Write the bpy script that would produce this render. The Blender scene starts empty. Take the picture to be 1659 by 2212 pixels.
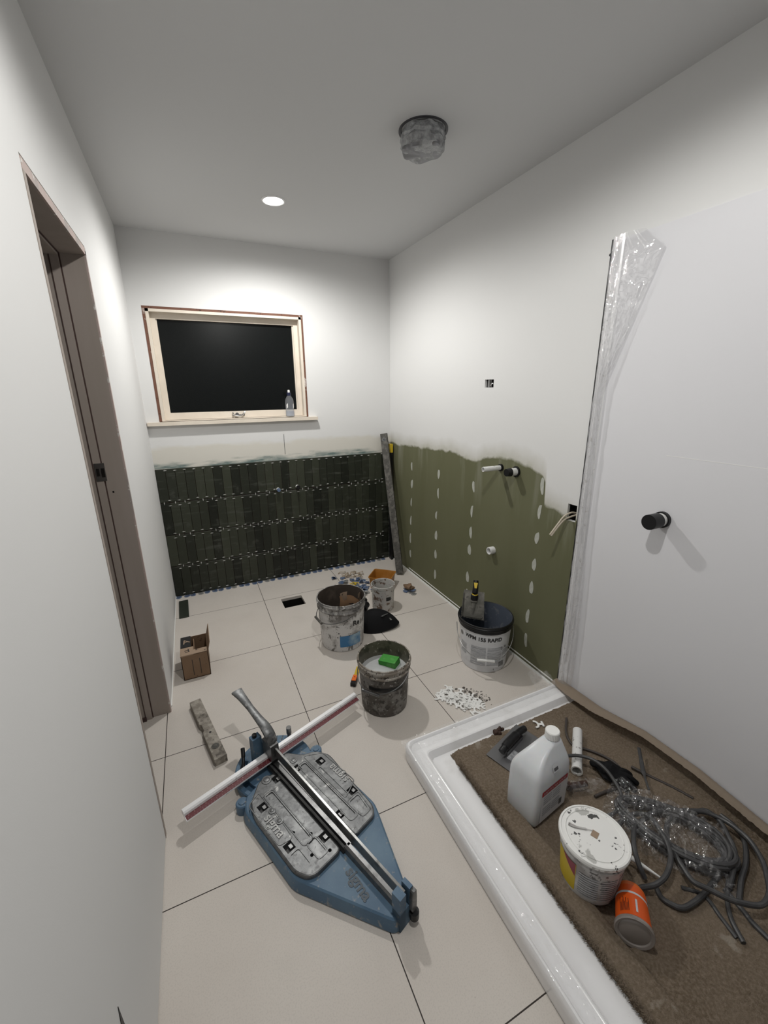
import bpy, bmesh, math, random
from mathutils import Vector, Matrix, noise
C = bpy.context.scene
COL = C.collection
rnd = random.Random(7)
PI = math.pi
W, H, YF = 1.78, 2.4, -3.62

# ---------------- camera ----------------
def setup_camera():
    f, pitch, yaw, roll = 900.35, .2867, .4278, -.0111
    cam = bpy.data.cameras.new('camera'); o = bpy.data.objects.new('camera', cam); COL.objects.link(o)
    cy, sy, cp, sp = math.cos(yaw), math.sin(yaw), math.cos(pitch), math.sin(pitch)
    fw = Vector((sy*cp, cy*cp, -sp)); rt = Vector((cy, -sy, 0)); up = rt.cross(fw)
    r2 = rt*math.cos(roll)+up*math.sin(roll); u2 = -rt*math.sin(roll)+up*math.cos(roll)
    m = Matrix((r2, u2, -fw)).transposed().to_4x4(); m.translation = Vector((.2532, -3.2012, 1.4677))
    o.matrix_world = m
    cam.sensor_fit = 'HORIZONTAL'; cam.sensor_width = 36; cam.lens = f*36/1659; cam.clip_start = .02
    C.camera = o
setup_camera()
# ---------------- world, lights, exposure ----------------
w = bpy.data.worlds.new('night'); C.world = w; w.use_nodes = True
w.node_tree.nodes['Background'].inputs[0].default_value = (.004, .005, .006, 1)
w.node_tree.nodes['Background'].inputs[1].default_value = 1
C.view_settings.view_transform = 'Standard'; C.view_settings.look = 'None'
C.view_settings.gamma = 1; C.view_settings.use_curve_mapping = False
C.view_settings.exposure = 0.0
LAMPS = [(.79, -.70, 58.0, .58), (.73, -2.50, 39.5, .34)]
for x, y, pw, bl_ in LAMPS:
    L = bpy.data.lights.new('downlight_lamp', 'SPOT'); L.spot_size = math.radians(172); L.spot_blend = bl_
    L.energy = pw; L.shadow_soft_size = .035; L.color = (1, .985, .95)
    o = bpy.data.objects.new('downlight_lamp', L); COL.objects.link(o); o.location = (x, y, H-.022)

# ---------------- materials ----------------
def sock(n, name): return n.inputs[name]
class NT:
    def __init__(s, name):
        s.m = bpy.data.materials.new(name); s.m.use_nodes = True; s.t = s.m.node_tree; s.n = s.t.nodes
        s.b = s.n['Principled BSDF']; s.tc = None
    def new(s, t, **k):
        n = s.n.new(t)
        for a, v in k.items(): setattr(n, a, v)
        return n
    def link(s, a, b): s.t.links.new(a, b)
    def co(s, which='Object', scale=None):
        if not s.tc: s.tc = s.new('ShaderNodeTexCoord')
        o = s.tc.outputs[which]
        if scale:
            mp = s.new('ShaderNodeMapping'); mp.inputs['Scale'].default_value = scale; s.link(o, mp.inputs[0]); o = mp.outputs[0]
        return o
    def noise(s, scale=10, detail=4, stretch=None, rough=.55, dist=0):
        n = s.new('ShaderNodeTexNoise'); s.link(s.co('Object', stretch), n.inputs['Vector'])
        n.inputs['Scale'].default_value = scale; n.inputs['Detail'].default_value = detail
        n.inputs['Roughness'].default_value = rough; n.inputs['Distortion'].default_value = dist
        return n.outputs['Fac']
    def ramp(s, f, lo, hi):
        n = s.new('ShaderNodeMapRange'); n.clamp = True
        s.link(f, n.inputs[0]); n.inputs[1].default_value = lo; n.inputs[2].default_value = hi
        return n.outputs[0]
    def math(s, op, a, b=None, c=None):
        n = s.new('ShaderNodeMath', operation=op)
        for i, v in enumerate((a, b, c)):
            if v is None: continue
            if isinstance(v, (int, float)): n.inputs[i].default_value = v
            else: s.link(v, n.inputs[i])
        return n.outputs[0]
    def mix(s, f, a, b):
        n = s.new('ShaderNodeMix', data_type='RGBA')
        for i, v in ((0, f), (6, a), (7, b)):
            if isinstance(v, (int, float)): n.inputs[i].default_value = v
            elif isinstance(v, tuple): n.inputs[i].default_value = (*v, 1)
            else: s.link(v, n.inputs[i])
        return n.outputs[2]
    def color(s, c):
        if isinstance(c, tuple): s.b.inputs['Base Color'].default_value = (*c, 1)
        else: s.link(c, s.b.inputs['Base Color'])
    def bump(s, f, strength=.3, dist=.002):
        n = s.new('ShaderNodeBump'); n.inputs['Strength'].default_value = strength; n.inputs['Distance'].default_value = dist
        s.link(f, n.inputs['Height']); s.link(n.outputs[0], s.b.inputs['Normal'])
def mat(name, col, rough=.6, metal=0, dirt=(), bump=None, spec=None, trans=0, ior=None, sss=0, emis=None, coat=0):
    t = NT(name); c = col
    for d in dirt:     # (scale, lo, hi, colour[, stretch[, detail]])
        f = t.ramp(t.noise(d[0], d[5] if len(d) > 5 else 5, d[4] if len(d) > 4 else None), d[1], d[2])
        c = t.mix(f, c, d[3])
    t.color(c); b = t.b
    b.inputs['Roughness'].default_value = rough; b.inputs['Metallic'].default_value = metal
    if spec is not None: b.inputs['Specular IOR Level'].default_value = spec
    if trans: b.inputs['Transmission Weight'].default_value = trans
    if ior: b.inputs['IOR'].default_value = ior
    if coat: b.inputs['Coat Weight'].default_value = coat
    if sss:
        b.inputs['Subsurface Weight'].default_value = sss; b.inputs['Subsurface Scale'].default_value = .01
    if bump: t.bump(t.noise(bump[0], 4), bump[1], bump[2])
    if emis: b.inputs['Emission Color'].default_value = (*emis[0], 1); b.inputs['Emission Strength'].default_value = emis[1]
    return t.m
def film_mat(name, opac=.12, tint=(.9, .9, .92), bscale=45, dif=.5):
    t = NT(name); b = t.b
    tr = t.new('ShaderNodeBsdfTransparent'); mx = t.new('ShaderNodeMixShader'); gl = t.new('ShaderNodeBsdfGlossy')
    gl.inputs['Roughness'].default_value = .06; gl.inputs['Color'].default_value = (1, 1, 1, 1)
    df = t.new('ShaderNodeBsdfDiffuse'); df.inputs[0].default_value = (*tint, 1)
    m0 = t.new('ShaderNodeMixShader'); m0.inputs[0].default_value = dif
    bp = t.new('ShaderNodeBump'); bp.inputs['Strength'].default_value = .9; bp.inputs['Distance'].default_value = .006
    t.link(t.noise(bscale, 3, None, .5, 1.0), bp.inputs['Height']); t.link(bp.outputs[0], gl.inputs['Normal'])
    t.link(gl.outputs[0], m0.inputs[1]); t.link(df.outputs[0], m0.inputs[2])
    mx.inputs[0].default_value = opac
    t.link(tr.outputs[0], mx.inputs[1]); t.link(m0.outputs[0], mx.inputs[2])
    t.link(mx.outputs[0], t.n['Material Output'].inputs[0])
    return t.m

MT = {}
MT['front'] = mat('bounce_cutting_wall_grey', (.22, .22, .22), .8)  # unseen wall behind the camera, set dark to cut bounce light there
MT['ceil'] = mat('ceiling_paint', (.63, .635, .64), .9, bump=(400, .08, .001))
MT['wall'] = mat('wall_paint', (.70, .70, .695), .8, bump=(300, .1, .001))
MT['trimwhite'] = mat('white_bead', (.82, .82, .80), .5)
def floor_mat():
    t = NT('floor_tiles'); sp = t.new('ShaderNodeSeparateXYZ'); t.link(t.co('Object'), sp.inputs[0])
    fs = []
    for o, off, pitch in ((sp.outputs[0], .585, .6), (sp.outputs[1], -.352, .602)):
        v = t.math('SUBTRACT', o, off-pitch*20-pitch/2); v = t.math('DIVIDE', v, pitch); v = t.math('FRACT', v)
        v = t.math('ABSOLUTE', t.math('SUBTRACT', v, .5)); fs.append(t.math('LESS_THAN', v, .0026))
    g = t.math('MAXIMUM', fs[0], fs[1])
    c = t.mix(t.ramp(t.noise(3, 4), .3, .7), (.60, .552, .505), (.64, .597, .55))
    c = t.mix(t.math('MULTIPLY', t.ramp(t.noise(260, 2), .5, .62), .25), c, (.45, .42, .39))
    c = t.mix(t.ramp(t.noise(37, 6), .745, .765), c, (.16, .13, .11))
    c = t.mix(t.math('MULTIPLY', t.ramp(t.noise(5, 5), .58, .72), .2), c, (.50, .47, .43))
    c = t.mix(g, c, (.03, .022, .018)); t.color(c)
    t.b.inputs['Roughness'].default_value = .55; t.b.inputs['Specular IOR Level'].default_value = .3
    t.bump(g, -.5, .002); return t.m
MT['floor'] = floor_mat()
def right_wall_mat():
    t = NT('wall_right_board'); sp = t.new('ShaderNodeSeparateXYZ'); t.link(t.co('Object'), sp.inputs[0])
    y, z = sp.outputs[1], sp.outputs[2]
    u = t.ramp(y, -2.0, 0.0)
    cr = t.new('ShaderNodeValToRGB'); t.link(u, cr.inputs[0]); cr.color_ramp.interpolation = 'LINEAR'
    pts = [(-2.0, .885), (-1.92, .887), (-1.845, .897), (-1.742, .918), (-1.735, 1.02), (-1.713, 1.055), (-1.61, 1.084), (-1.395, 1.100), (-1.25, 1.07), (-1.19, 1.035), (-1.05, 1.048), (-.9, 1.07), (-.78, 1.055), (-.455, 1.04), (-.2, 1.03), (0, 1.045)]
    e = cr.color_ramp.elements
    while len(e) < len(pts): e.new(.5)
    for i, (yy, zz) in enumerate(pts):
        e[i].position = (yy+2)/2; e[i].color = ((zz-.8)/.4,)*3+(1,)
    zb = t.math('MULTIPLY_ADD', cr.outputs[0], .4, .8)
    n = t.math('MULTIPLY', t.math('SUBTRACT', t.noise(9, 5), .5), .07)
    d = t.math('SUBTRACT', t.math('ADD', z, n), zb)      # >0 above the boundary
    green = t.mix(t.ramp(t.noise(4, 5, (1, 1, .3)), .35, .7), (.116, .118, .060), (.132, .134, .074))
    streak = t.math('MULTIPLY', t.ramp(t.noise(11, 6, (1, 1, .12)), .52, .75), t.math('MULTIPLY', t.ramp(d, -.30, -.02), .55))
    green = t.mix(streak, green, (.36, .36, .30))
    paint = t.mix(t.ramp(d, .0, .10), (.50, .49, .44), (.70, .70, .695))
    paint = t.mix(t.math('MULTIPLY', t.ramp(t.noise(10, 4), .45, .65), t.math('MULTIPLY', .6, t.math('SUBTRACT', 1, t.ramp(d, .01, .045)))), paint, (.40, .40, .32))
    f = t.ramp(d, -.004, .012)
    f = t.math('MAXIMUM', f, t.math('LESS_THAN', y, -1.965))
    t.color(t.mix(f, green, paint)); t.b.inputs['Roughness'].default_value = .75
    t.bump(t.noise(300, 3), .1, .001); return t.m
MT['wallR'] = right_wall_mat()
def back_wall_mat():
    t = NT('wall_back_plaster'); sp = t.new('ShaderNodeSeparateXYZ'); t.link(t.co('Object'), sp.inputs[0])
    z = t.math('ADD', sp.outputs[2], t.math('MULTIPLY', t.math('SUBTRACT', t.noise(5, 6, (1, 1, 2.5)), .5), .10))
    c = t.mix(t.ramp(z, 1.085, 1.115), (.64, .62, .565), (.70, .70, .695))
    c = t.mix(t.math('MULTIPLY', t.math('SUBTRACT', 1, t.ramp(z, .975, 1.005)), t.ramp(t.noise(5, 6, (1, 1, 6)), .38, .58)), c, (.13, .19, .18))
    t.color(c); t.b.inputs['Roughness'].default_value = .8; return t.m
MT['wallB'] = back_wall_mat()
MT['darkhole'] = mat('dark_cavity', (.012, .011, .010), .9, spec=.1)
MT['taupe'] = mat('primed_taupe_timber', (.33, .285, .25), .7, dirt=[(3, .4, .7, (.36, .31, .28), (6, 6, .4))])
MT['taupe2'] = mat('primed_timber_edge', (.45, .36, .33), .7, dirt=[(14, .5, .6, (.34, .30, .28), (1, 1, .3)), (30, .60, .64, (.62, .60, .57))])
MT['groove'] = mat('dark_groove', (.06, .035, .03), .8)
MT['cream'] = mat('cream_window_timber', (.68, .61, .52), .55, dirt=[(8, .45, .7, (.74, .67, .58))])
MT['brown'] = mat('stained_timber', (.15, .065, .04), .7, dirt=[(9, .60, .66, (.60, .54, .50)), (60, .60, .66, (.05, .02, .01))])
MT['glassdark'] = mat('night_window_glass', (.004, .005, .005), .25, spec=.25)
MT['chrome'] = mat('chrome', (.62, .62, .62), .2, 1)
MT['steel'] = mat('worn_cast_metal', (.13, .133, .135), .40, .6, dirt=[(22, .45, .70, (.23, .235, .235)), (70, .55, .70, (.075, .075, .077)), (30, .64, .72, (.40, .40, .39))], bump=(60, .35, .002))
MT['blade'] = mat('grimy_trowel_steel', (.17, .165, .145), .5, .25, dirt=[(18, .45, .65, (.30, .29, .26)), (40, .60, .68, (.07, .065, .06))])
MT['clearbase'] = mat('clear_cup_base', (.27, .24, .22), .18, spec=.7)
MT['steellt'] = mat('worn_raised_metal', (.27, .27, .265), .4, .5, dirt=[(60, .5, .7, (.20, .20, .20))])
MT['steeldark'] = mat('dark_steel', (.20, .20, .20), .35, .8, dirt=[(30, .5, .7, (.10, .10, .10))])
MT['rail'] = mat('polished_guide_rail', (.26, .26, .255), .28, .85, dirt=[(25, .52, .66, (.12, .12, .12))])
MT['alu'] = mat('bright_aluminium', (.86, .86, .87), .3, .15, dirt=[(60, .62, .7, (.55, .53, .50))])
MT['scalemark'] = mat('faded_scale_print', (.30, .17, .17), .5)
MT['red'] = mat('red_scale', (.11, .008, .014), .5)
MT['blue'] = mat('dusty_blue_casting', (.070, .135, .215), .5, dirt=[(7, .42, .68, (.12, .20, .28)), (45, .60, .68, (.26, .27, .27))], bump=(120, .15, .001))
MT['blueemb'] = mat('embossed_grey_blue', (.10, .12, .14), .6)
MT['black'] = mat('black_plastic', (.010, .010, .011), .38, spec=.3)
MT['blackmatt'] = mat('black_fabric', (.008, .008, .009), .75, spec=.15)
MT['white'] = mat('white_plastic', (.78, .78, .76), .4)
MT['tray'] = mat('white_acrylic', (.88, .88, .89), .18, dirt=[(90, .74, .78, (.25, .2, .17)), (6, .6, .8, (.70, .69, .68))])
MT['liner'] = mat('white_acrylic_liner', (.70, .70, .725), .32, bump=(60, .02, .001))
MT['film'] = film_mat('clear_film', .16)
MT['film2'] = film_mat('milky_film', .36, (.92, .92, .95), 30)
MT['bag'] = film_mat('crinkled_clear_bag', .15, (.4, .4, .42), 17, .2)
MT['pipew'] = mat('white_pipe', (.74, .74, .73), .35, dirt=[(50, .6, .66, (.35, .34, .33))])
MT['cable'] = mat('grey_cable', (.048, .048, .050), .42, dirt=[(40, .5, .7, (.075, .075, .075))])
MT['cable2'] = mat('brown_grey_cable', (.055, .045, .040), .6)
MT['wire'] = mat('cream_wire', (.52, .46, .37), .5)
MT['patch'] = mat('filler_patch', (.42, .43, .38), .8, dirt=[(60, .5, .7, (.50, .50, .46))])
MT['card'] = mat('brown_cardboard', (.20, .125, .075), .85, dirt=[(6, .4, .7, (.24, .155, .095)), (50, .66, .7, (.08, .05, .03))])
MT['cardmid'] = mat('warm_cardboard', (.34, .20, .11), .85, dirt=[(10, .5, .7, (.26, .15, .08))])
MT['cardlight'] = mat('pale_cardboard', (.33, .24, .17), .8, dirt=[(25, .6, .64, (.06, .04, .03))])
MT['green'] = mat('green_sponge', (.045, .26, .035), .8, dirt=[(20, .5, .7, (.12, .34, .09))], bump=(200, .3, .001))
MT['water'] = mat('cloudy_water', (.46, .47, .47), .08, dirt=[(9, .4, .7, (.50, .51, .51))])
MT['dirtybk'] = mat('mortar_caked_plastic', (.075, .065, .055), .6, dirt=[(14, .46, .60, (.20, .19, .175)), (45, .55, .62, (.04, .035, .03)), (70, .63, .68, (.40, .38, .35))], bump=(50, .4, .003))
MT['dirtyrim'] = mat('caked_rim', (.21, .18, .145), .6, dirt=[(30, .45, .55, (.40, .37, .33)), (60, .55, .6, (.05, .04, .03))], bump=(70, .6, .003))
MT['dirtywh'] = mat('mortar_smeared_white_plastic', (.62, .61, .60), .5, dirt=[(9, .52, .64, (.26, .25, .24)), (28, .56, .62, (.16, .15, .14), (1, 1, .5)), (80, .64, .68, (.04, .04, .04))])
MT['dirtywh2'] = mat('mortar_smeared_grey_rim', (.30, .29, .28), .55, dirt=[(22, .45, .56, (.10, .095, .09)), (40, .56, .64, (.55, .54, .52))], bump=(60, .5, .003))
MT['inside1'] = mat('brown_mortar_inside', (.055, .042, .033), .8, dirt=[(12, .5, .7, (.10, .08, .065))])
MT['inside2'] = mat('slimy_inside', (.10, .09, .065), .45, dirt=[(18, .48, .6, (.045, .04, .028)), (50, .6, .66, (.30, .28, .24))])
MT['inside3'] = mat('blue_grey_inside', (.085, .10, .13), .35, dirt=[(10, .45, .62, (.035, .042, .058), (1, 1, .4)), (30, .56, .62, (.14, .15, .17))])
MT['label'] = mat('white_label', (.66, .67, .69), .4, dirt=[(70, .68, .72, (.2, .2, .2))])
MT['ink'] = mat('black_ink_and_hole_shade', (.012, .012, .013), .5)
MT['inkgrey'] = mat('dark_print', (.10, .10, .105), .5)
MT['grayink'] = mat('grey_print', (.33, .34, .36), .5, dirt=[(160, .48, .52, (.50, .51, .53), (.25, .25, 3))])
MT['bluelab'] = mat('blue_label', (.04, .17, .36), .45, dirt=[(9, .5, .66, (.30, .42, .50))])
MT['tubw'] = mat('translucent_dirty_tub', (.50, .49, .47), .4, dirt=[(26, .56, .61, (.17, .12, .09)), (60, .62, .66, (.06, .05, .045))], sss=.1)
MT['tuborange'] = mat('orange_brown_plastic', (.36, .15, .022), .45, dirt=[(14, .5, .7, (.42, .20, .05))])
MT['orange'] = mat('orange_label', (.80, .11, .008), .4)
MT['orangeplain'] = mat('orange_plastic', (.80, .16, .02), .4)
MT['yellow'] = mat('yellow_plastic', (.60, .42, .02), .45)
MT['yellowl'] = mat('yellow_label', (.52, .38, .02), .4)
MT['crimson'] = mat('crimson_label', (.22, .01, .03), .4)
MT['redband'] = mat('red_band', (.42, .012, .022), .4)
MT['lidw'] = mat('white_lid', (.84, .84, .82), .35, dirt=[(40, .63, .65, (.07, .07, .07)), (24, .60, .63, (.50, .50, .48))])
MT['paintside'] = mat('dirty_tub_side', (.52, .51, .50), .45, dirt=[(12, .50, .60, (.30, .28, .27)), (45, .58, .63, (.12, .11, .11))])
MT['jerry'] = mat('translucent_can', (.66, .68, .70), .35, dirt=[(10, .5, .75, (.60, .62, .645))], sss=.2)
MT['cap'] = mat('white_cap', (.85, .85, .83), .4)
MT['clay'] = mat('brown_lump', (.045, .022, .015), .8)
MT['levelgrime'] = mat('mortar_caked_level', (.23, .205, .175), .75, dirt=[(35, .42, .58, (.36, .33, .285)), (18, .58, .68, (.11, .095, .08)), (120, .64, .7, (.05, .04, .035))], bump=(60, .6, .004))
MT['leveldark'] = mat('mortar_caked_straight_edge', (.065, .062, .055), .7, dirt=[(30, .45, .62, (.13, .123, .11)), (70, .62, .66, (.015, .015, .015))], bump=(60, .5, .003))
MT['bluering'] = mat('blue_shim', (.10, .15, .26), .5, dirt=[(60, .5, .66, (.26, .28, .32))])
MT['greyring'] = mat('grey_shim', (.30, .30, .29), .5)
MT['tan'] = mat('tan_strip', (.36, .29, .21), .6)
MT['spacer'] = mat('white_spacer', (.82, .82, .80), .5)
MT['spacerdk'] = mat('dull_spacer', (.42, .42, .38), .5)
MT['carpet_edge'] = mat('carpet_backing', (.45, .37, .29), .95, bump=(300, .5, .002))
MT['lens'] = mat('lit_lens', (1, 1, 1), .5, emis=((1, .98, .94), 60))
MT['ringw'] = mat('white_trim_ring', (.8, .8, .8), .4)
MT['fanwrap'] = mat('crumpled_wrapped_film', (.42, .43, .44), .25, dirt=[(35, .45, .6, (.26, .265, .27)), (22, .6, .68, (.60, .60, .60))], bump=(60, 1.0, .01))
MT['fandark'] = mat('dark_duct', (.05, .05, .055), .5)
MT['pet'] = mat('clear_bottle', (.82, .85, .9), .05, trans=.9, ior=1.3)
MT['liquid'] = mat('bottle_liquid', (.55, .56, .60), .1)
MT['navy'] = mat('navy_cap', (.01, .015, .05), .4)
MT['galv'] = mat('galvanised_channel', (.20, .20, .21), .4, .6)
MT['darktileoff'] = mat('dark_green_tile', (.030, .036, .026), .3)
def carpet_mat():
    t = NT('brown_carpet')
    c = t.mix(t.ramp(t.noise(5, 5), .35, .7), (.150, .115, .080), (.210, .167, .122))
    c = t.mix(t.ramp(t.noise(140, 3), .40, .7), c, (.25, .20, .155))
    c = t.mix(t.ramp(t.noise(14, 6), .66, .72), c, (.31, .27, .22))
    t.color(c); t.b.inputs['Roughness'].default_value = .97; t.b.inputs['Specular IOR Level'].default_value = .1
    t.bump(t.noise(420, 4), .9, .004); return t.m
MT['carpet'] = carpet_mat()
def tile_mat():
    t = NT('dark_green_glazed_tiles')
    at = t.new('ShaderNodeAttribute', attribute_name='tone')
    c = t.mix(at.outputs['Fac'], (.010, .012, .008), (.042, .047, .032))
    c = t.mix(t.math('MULTIPLY', t.ramp(t.noise(4, 6, (1.2, 1, 9)), .56, .66), .5), c, (.075, .080, .068))
    c = t.mix(t.math('MULTIPLY', t.ramp(t.noise(16, 6), .60, .72), .4), c, (.085, .085, .075))
    t.color(c); t.b.inputs['Roughness'].default_value = .42; t.b.inputs['Specular IOR Level'].default_value = .35
    t.bump(t.noise(14, 3), .2, .003); return t.m
MT['tiles'] = tile_mat()

# ---------------- mesh helpers ----------------
def finish(bm, name, m, parent=None, loc=(0, 0, 0), rot=(0, 0, 0), smooth=28, mats=None):
    bmesh.ops.recalc_face_normals(bm, faces=bm.faces[:])
    for f in bm.faces: f.smooth = True
    lim = math.radians(smooth)
    for e in bm.edges:
        e.smooth = not (len(e.link_faces) == 2 and e.calc_face_angle(0) > lim) if len(e.link_faces) == 2 else True
    me = bpy.data.meshes.new(name); bm.to_mesh(me); bm.free()
    for x in (mats or [m]): me.materials.append(MT[x] if isinstance(x, str) else x)
    o = bpy.data.objects.new(name, me); COL.objects.link(o)
    o.parent = parent; o.location = loc; o.rotation_euler = rot
    return o
def tag(o, label=None, cat=None, group=None, kind=None):
    if label: o['label'] = label
    if cat: o['category'] = cat
    if group: o['group'] = group
    if kind: o['kind'] = kind
    return o
def empty(name, loc, rz=0, label=None, cat=None, group=None, kind=None, rot=None):
    o = bpy.data.objects.new(name, None); COL.objects.link(o); o.location = loc
    o.rotation_euler = rot or (0, 0, rz); o.empty_display_size = .05
    return tag(o, label, cat, group, kind)
def copy_tree(o, parent=None):
    c = o.copy(); COL.objects.link(c); c.parent = parent
    for ch in list(o.children): copy_tree(ch, c)
    return c
def box(bm, lo, hi, mi=0, mtx=None):
    v = [bm.verts.new((x, y, z)) for x in (lo[0], hi[0]) for y in (lo[1], hi[1]) for z in (lo[2], hi[2])]
    if mtx:
        for q in v: q.co = mtx @ q.co
    for f in ((0, 1, 3, 2), (4, 6, 7, 5), (0, 4, 5, 1), (2, 3, 7, 6), (0, 2, 6, 4), (1, 5, 7, 3)):
        fa = bm.faces.new([v[i] for i in f]); fa.material_index = mi
    return v
def bevel(bm, w_, seg=2):
    es = [e for e in bm.edges if len(e.link_faces) == 2 and e.calc_face_angle(0) > .5]
    bmesh.ops.bevel(bm, geom=es, offset=w_, segments=seg, profile=.5, affect='EDGES', clamp_overlap=True)
def bbox(lo, hi, b=.003, seg=2):
    bm = bmesh.new(); box(bm, lo, hi)
    if b: bevel(bm, b, seg)
    return bm
def loft(bm, rings, cap0=True, cap1=True, closed=True, mi=0):
    R = [[bm.verts.new(p) for p in r] for r in rings]; n = len(R[0])
    for a, b in zip(R, R[1:]):
        for i in range(n if closed else n-1):
            j = (i+1) % n
            try: bm.faces.new((a[i], a[j], b[j], b[i])).material_index = mi
            except ValueError: pass
    if cap0: bm.faces.new(R[0][::-1]).material_index = mi
    if cap1: bm.faces.new(R[-1]).material_index = mi
    return R
def circ(r, z, n=48, cx=0, cy=0, ry=None):
    return [(cx+r*math.cos(2*PI*i/n), cy+(ry or r)*math.sin(2*PI*i/n), z) for i in range(n)]
def lathe(prof, n=48, cap0=True, cap1=False, ax=1.0):
    bm = bmesh.new(); loft(bm, [circ(max(r, 1e-4), z, n, ry=max(r, 1e-4)*ax) for r, z in prof], cap0, cap1); return bm
def cyl(bm, p0, p1, r, n=20, r2=None, caps=True):
    p0, p1 = Vector(p0), Vector(p1); d = p1-p0; q = d.to_track_quat('Z', 'Y').to_matrix()
    rr = [r, r if r2 is None else r2]
    loft(bm, [[p + q @ Vector((a*math.cos(2*PI*i/n), a*math.sin(2*PI*i/n), 0)) for i in range(n)] for p, a in ((p0, rr[0]), (p1, rr[1]))], caps, caps)
def prism(bm, poly, z0, z1, inset=0, mi=0):
    rings = [[(x, y, z0) for x, y in poly]]
    if inset:
        pin = offset_poly(poly, inset)
        rings += [[(x, y, z1-inset) for x, y in poly], [(x, y, z1-inset*.3) for x, y in offset_poly(poly, inset*.3)], [(x, y, z1) for x, y in pin]]
    else: rings.append([(x, y, z1) for x, y in poly])
    loft(bm, rings, mi=mi)
def offset_poly(poly, d):
    n = len(poly); A = sum(poly[i][0]*poly[(i+1) % n][1]-poly[(i+1) % n][0]*poly[i][1] for i in range(n)); s = 1 if A > 0 else -1
    out = []
    for i in range(n):
        a, b, c = (Vector(poly[k % n]) for k in (i-1, i, i+1))
        e1 = (b-a).normalized(); e2 = (c-b).normalized(); n1 = Vector((-e1.y, e1.x))*s; n2 = Vector((-e2.y, e2.x))*s
        m = (n1+n2); m = m/max(.4, m.length_squared)*2 if m.length > 1e-6 else n1
        m = (n1+n2).normalized() / max(.35, (n1+n2).normalized().dot(n1))
        out.append(tuple(b+m*d))
    return out
def rounded(poly, r, seg=5):
    n = len(poly); out = []
    for i in range(n):
        a, b, c = (Vector(poly[k % n]) for k in (i-1, i, i+1))
        rr = min(r, (a-b).length*.45, (c-b).length*.45)
        p, q = b+(a-b).normalized()*rr, b+(c-b).normalized()*rr
        for k in range(seg+1):
            t = k/seg; out.append(tuple(p*(1-t)**2+b*2*t*(1-t)+q*t*t))
    return out
def spline(pts, k=8):
    P = [Vector(p) for p in pts]; P = [P[0]*2-P[1]]+P+[P[-1]*2-P[-2]]; out = []
    for i in range(1, len(P)-2):
        for j in range(k):
            t = j/k; a, b, c, d = P[i-1:i+3]
            out.append(.5*((2*b)+(c-a)*t+(2*a-5*b+4*c-d)*t*t+(3*b-a-3*c+d)*t**3))
    out.append(P[-2]); return out
def tube(bm, pts, r, n=10, k=8, flat=1.0):
    Q = spline(pts, k) if k else [Vector(p) for p in pts]; rings = []; up = Vector((0, 0, 1))
    for i, p in enumerate(Q):
        d = (Q[min(i+1, len(Q)-1)]-Q[max(i-1, 0)]).normalized()
        s = d.cross(up)
        if s.length < .05: s = d.cross(Vector((0, 1, 0)))
        s.normalize(); u = s.cross(d)
        rr = r[min(i, len(r)-1)] if isinstance(r, list) else r
        rings.append([p+s*rr*math.cos(2*PI*j/n)+u*rr*flat*math.sin(2*PI*j/n) for j in range(n)])
    loft(bm, rings)
def sweep(bm, pts, sec, frames_side):   # constant section [(a,b)], side vector and up = z
    rings = []
    for p in pts: rings.append([Vector(p)+Vector(frames_side)*a+Vector((0, 0, b)) for a, b in sec])
    loft(bm, rings)
def jitter(bm, amp, sc, seed=0, axis=None):
    for v in bm.verts:
        n = noise.noise_vector((v.co+Vector((seed*3.1, seed, 0)))*sc)*amp
        v.co += n if axis is None else Vector([n[i]*axis[i] for i in range(3)])
def sheet(nx, ny, fn):
    bm = bmesh.new(); g = [[bm.verts.new(fn(i/(nx-1), j/(ny-1))) for j in range(ny)] for i in range(nx)]
    for i in range(nx-1):
        for j in range(ny-1): bm.faces.new((g[i][j], g[i+1][j], g[i+1][j+1], g[i][j+1]))
    return bm
def textmesh(s, size, ext=.0006, bold=0, wrapf=None):
    cu = bpy.data.curves.new('t', 'FONT'); cu.body = s; cu.size = size; cu.extrude = ext; cu.offset = bold
    cu.align_x = 'CENTER'; cu.align_y = 'CENTER'; cu.resolution_u = 4
    o = bpy.data.objects.new('t', cu); COL.objects.link(o)
    me = bpy.data.meshes.new_from_object(o.evaluated_get(bpy.context.evaluated_depsgraph_get()))
    bpy.data.objects.remove(o); bpy.data.curves.remove(cu)
    bm = bmesh.new(); bm.from_mesh(me); bpy.data.meshes.remove(me)
    if wrapf:
        for v in bm.verts: v.co = Vector(wrapf(v.co.x, v.co.y, v.co.z))
    return bm
def boolean(o, cutters):
    for c in cutters:
        md = o.modifiers.new('b', 'BOOLEAN'); md.object = c; md.operation = 'DIFFERENCE'; md.solver = 'EXACT'
    me = bpy.data.meshes.new_from_object(o.evaluated_get(bpy.context.evaluated_depsgraph_get()))
    o.modifiers.clear(); old = o.data; o.data = me; me.name = o.name; bpy.data.meshes.remove(old)
    for p in me.polygons: p.use_smooth = False
    for c in cutters: bpy.data.objects.remove(c)
    return o
def struct(name, bm, m, parent=None, **k):
    o = finish(bm, name, m, parent, **k)
    if parent is None: o['kind'] = 'structure'
    return o

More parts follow.
